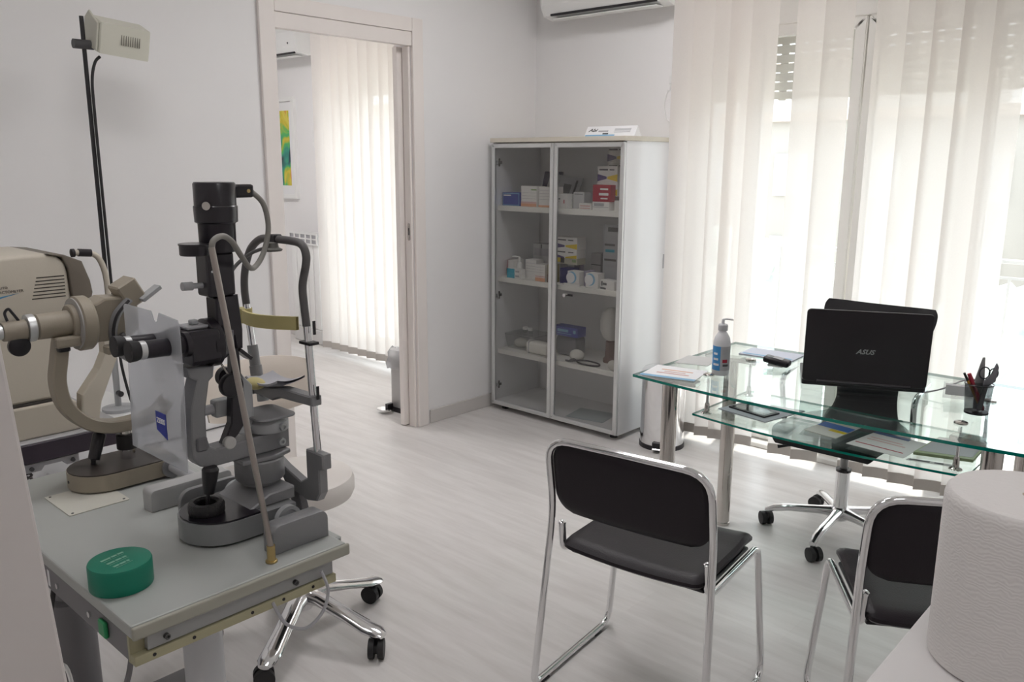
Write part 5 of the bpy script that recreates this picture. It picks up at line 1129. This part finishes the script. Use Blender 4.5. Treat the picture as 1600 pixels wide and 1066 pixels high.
lhd = obj('lamp_head', B().prism([(-.055, -.030), (.055, -.052), (.060, .040), (-.02, .062), (-.055, .050)], 'y', -.080, .080, .004, 1).xf(Mh), lmp, lm)
for i in range(9): obj('vent_slot', B().box(.0575, .0592, -.012+.0072*i-.0012, -.012+.0072*i+.0012, -.020, .018).xf(Mh @ Matrix.Rotation(math.radians(-3.1), 4, 'Y')), mat('vent_brown', (.18, .17, .14), .7), lhd)
obj('side_plate', B().prism([(-.052, -.026), (.05, -.046), (.054, .036), (-.02, .075), (-.050, .055)], 'y', -.0875, -.0805, .002, 1).xf(Mh), lmp, lhd)
obj('head_cable', B().tube(curve([(px+.012, -2.789, 1.880), (px+.014, -2.809, 1.858), (px+.014, -2.824, 1.80), (px+.014, -2.827, 1.70), (px+.013, -2.826, 1.4), (px+.013, -2.824, 1.0), (px+.015, -2.819, .78), (px+.03, -2.81, .66), (px+.05, -2.80, .575)], 6), .0055, 8), rubber, lm)

# ================================================================== SWIVEL STOOL
QX, QY = 1.395, -2.735
so = thing('swivel_stool', 'cream swivel stool with backrest behind the instrument table', 'stool', (QX, QY, 0))
obj('seat', B().lathe([(.0, .478), (.150, .478), (.170, .484), (.177, .500), (.177, .532), (.171, .548), (.155, .556), (.08, .560), (0, .561)], (QX, QY, 0), n=56), stoolm, so)
obj('seat_plate', B().lathe([(.08, .462), (.08, .478)], (QX, QY, 0), n=24), black, so)
gl = obj('gas_lift', B().lathe([(.027, .12), (.027, .33), (.014, .332), (.014, .463)], (QX, QY, 0), n=28), chrome, so)
obj('lever', B().tube([(QX, QY+.06, .466), (QX+.02, QY+.20, .458)], .005, 8), black, so)
rows = []; NB = 20
def bk(u, v, h):  # u across (-1..1), v up (-1..1)
    e = math.sqrt(max(0, 1-min(1, abs(u)**3.2+abs(v)**3.2)))
    y = QY+.005+.198*u; z_ = .792+.094*v*math.sqrt(max(.0, 1-.55*abs(u)**2.5))
    return Vector((1.165-.03*v*.6+.045*u*u+h*(.008+.027*e), y, z_))
ring = []
b = B(); V = []; F = []
uu = [-1+2*k/18 for k in range(19)]; vv = [-1+2*k/10 for k in range(11)]
for s_ in (1, -1):
    for v in vv:
        for u in uu: V.append(bk(u, v, s_*.5))
nu_, nv_ = len(uu), len(vv)
for s2 in range(2):
    o_ = s2*nu_*nv_
    for j in range(nv_-1):
        for i in range(nu_-1): F.append((o_+j*nu_+i, o_+j*nu_+i+1, o_+(j+1)*nu_+i+1, o_+(j+1)*nu_+i))
rim = [j*nu_ for j in range(nv_)]+[(nv_-1)*nu_+i for i in range(1, nu_)]+[j*nu_+nu_-1 for j in range(nv_-2, -1, -1)]+[i for i in range(nu_-2, 0, -1)]
for k in range(len(rim)): a, c_ = rim[k], rim[(k+1) % len(rim)]; F.append((a, c_, c_+nu_*nv_, a+nu_*nv_))
obj('backrest', b.add(V, F, True), leath, so)
obj('back_bar', B().tube(fillet([(QX-.05, QY, .470), (1.135, QY, .468), (1.130, QY, .78)], .05), .014, 12, flat=.5), greyi, so)
obj('back_bracket', B().box(1.125, 1.150, QY-.05, QY+.05, .70, .80, .008, 2), greyi, so)
star(so, QX, QY, .285, .29, .1, [(.05, .140, .024, .036), (.25, .138, .018, .030), (.6, .110, .015, .029), (.88, .086, .015, .033), (1.02, .080, .014, .030), (1.09, .075, .008, .018)], .031, chrome, rubber)
obj('base_hub', B().lathe([(.030, .095), (.038, .11), (.038, .152), (.030, .16)], (QX, QY, 0), n=28), chrome, so)
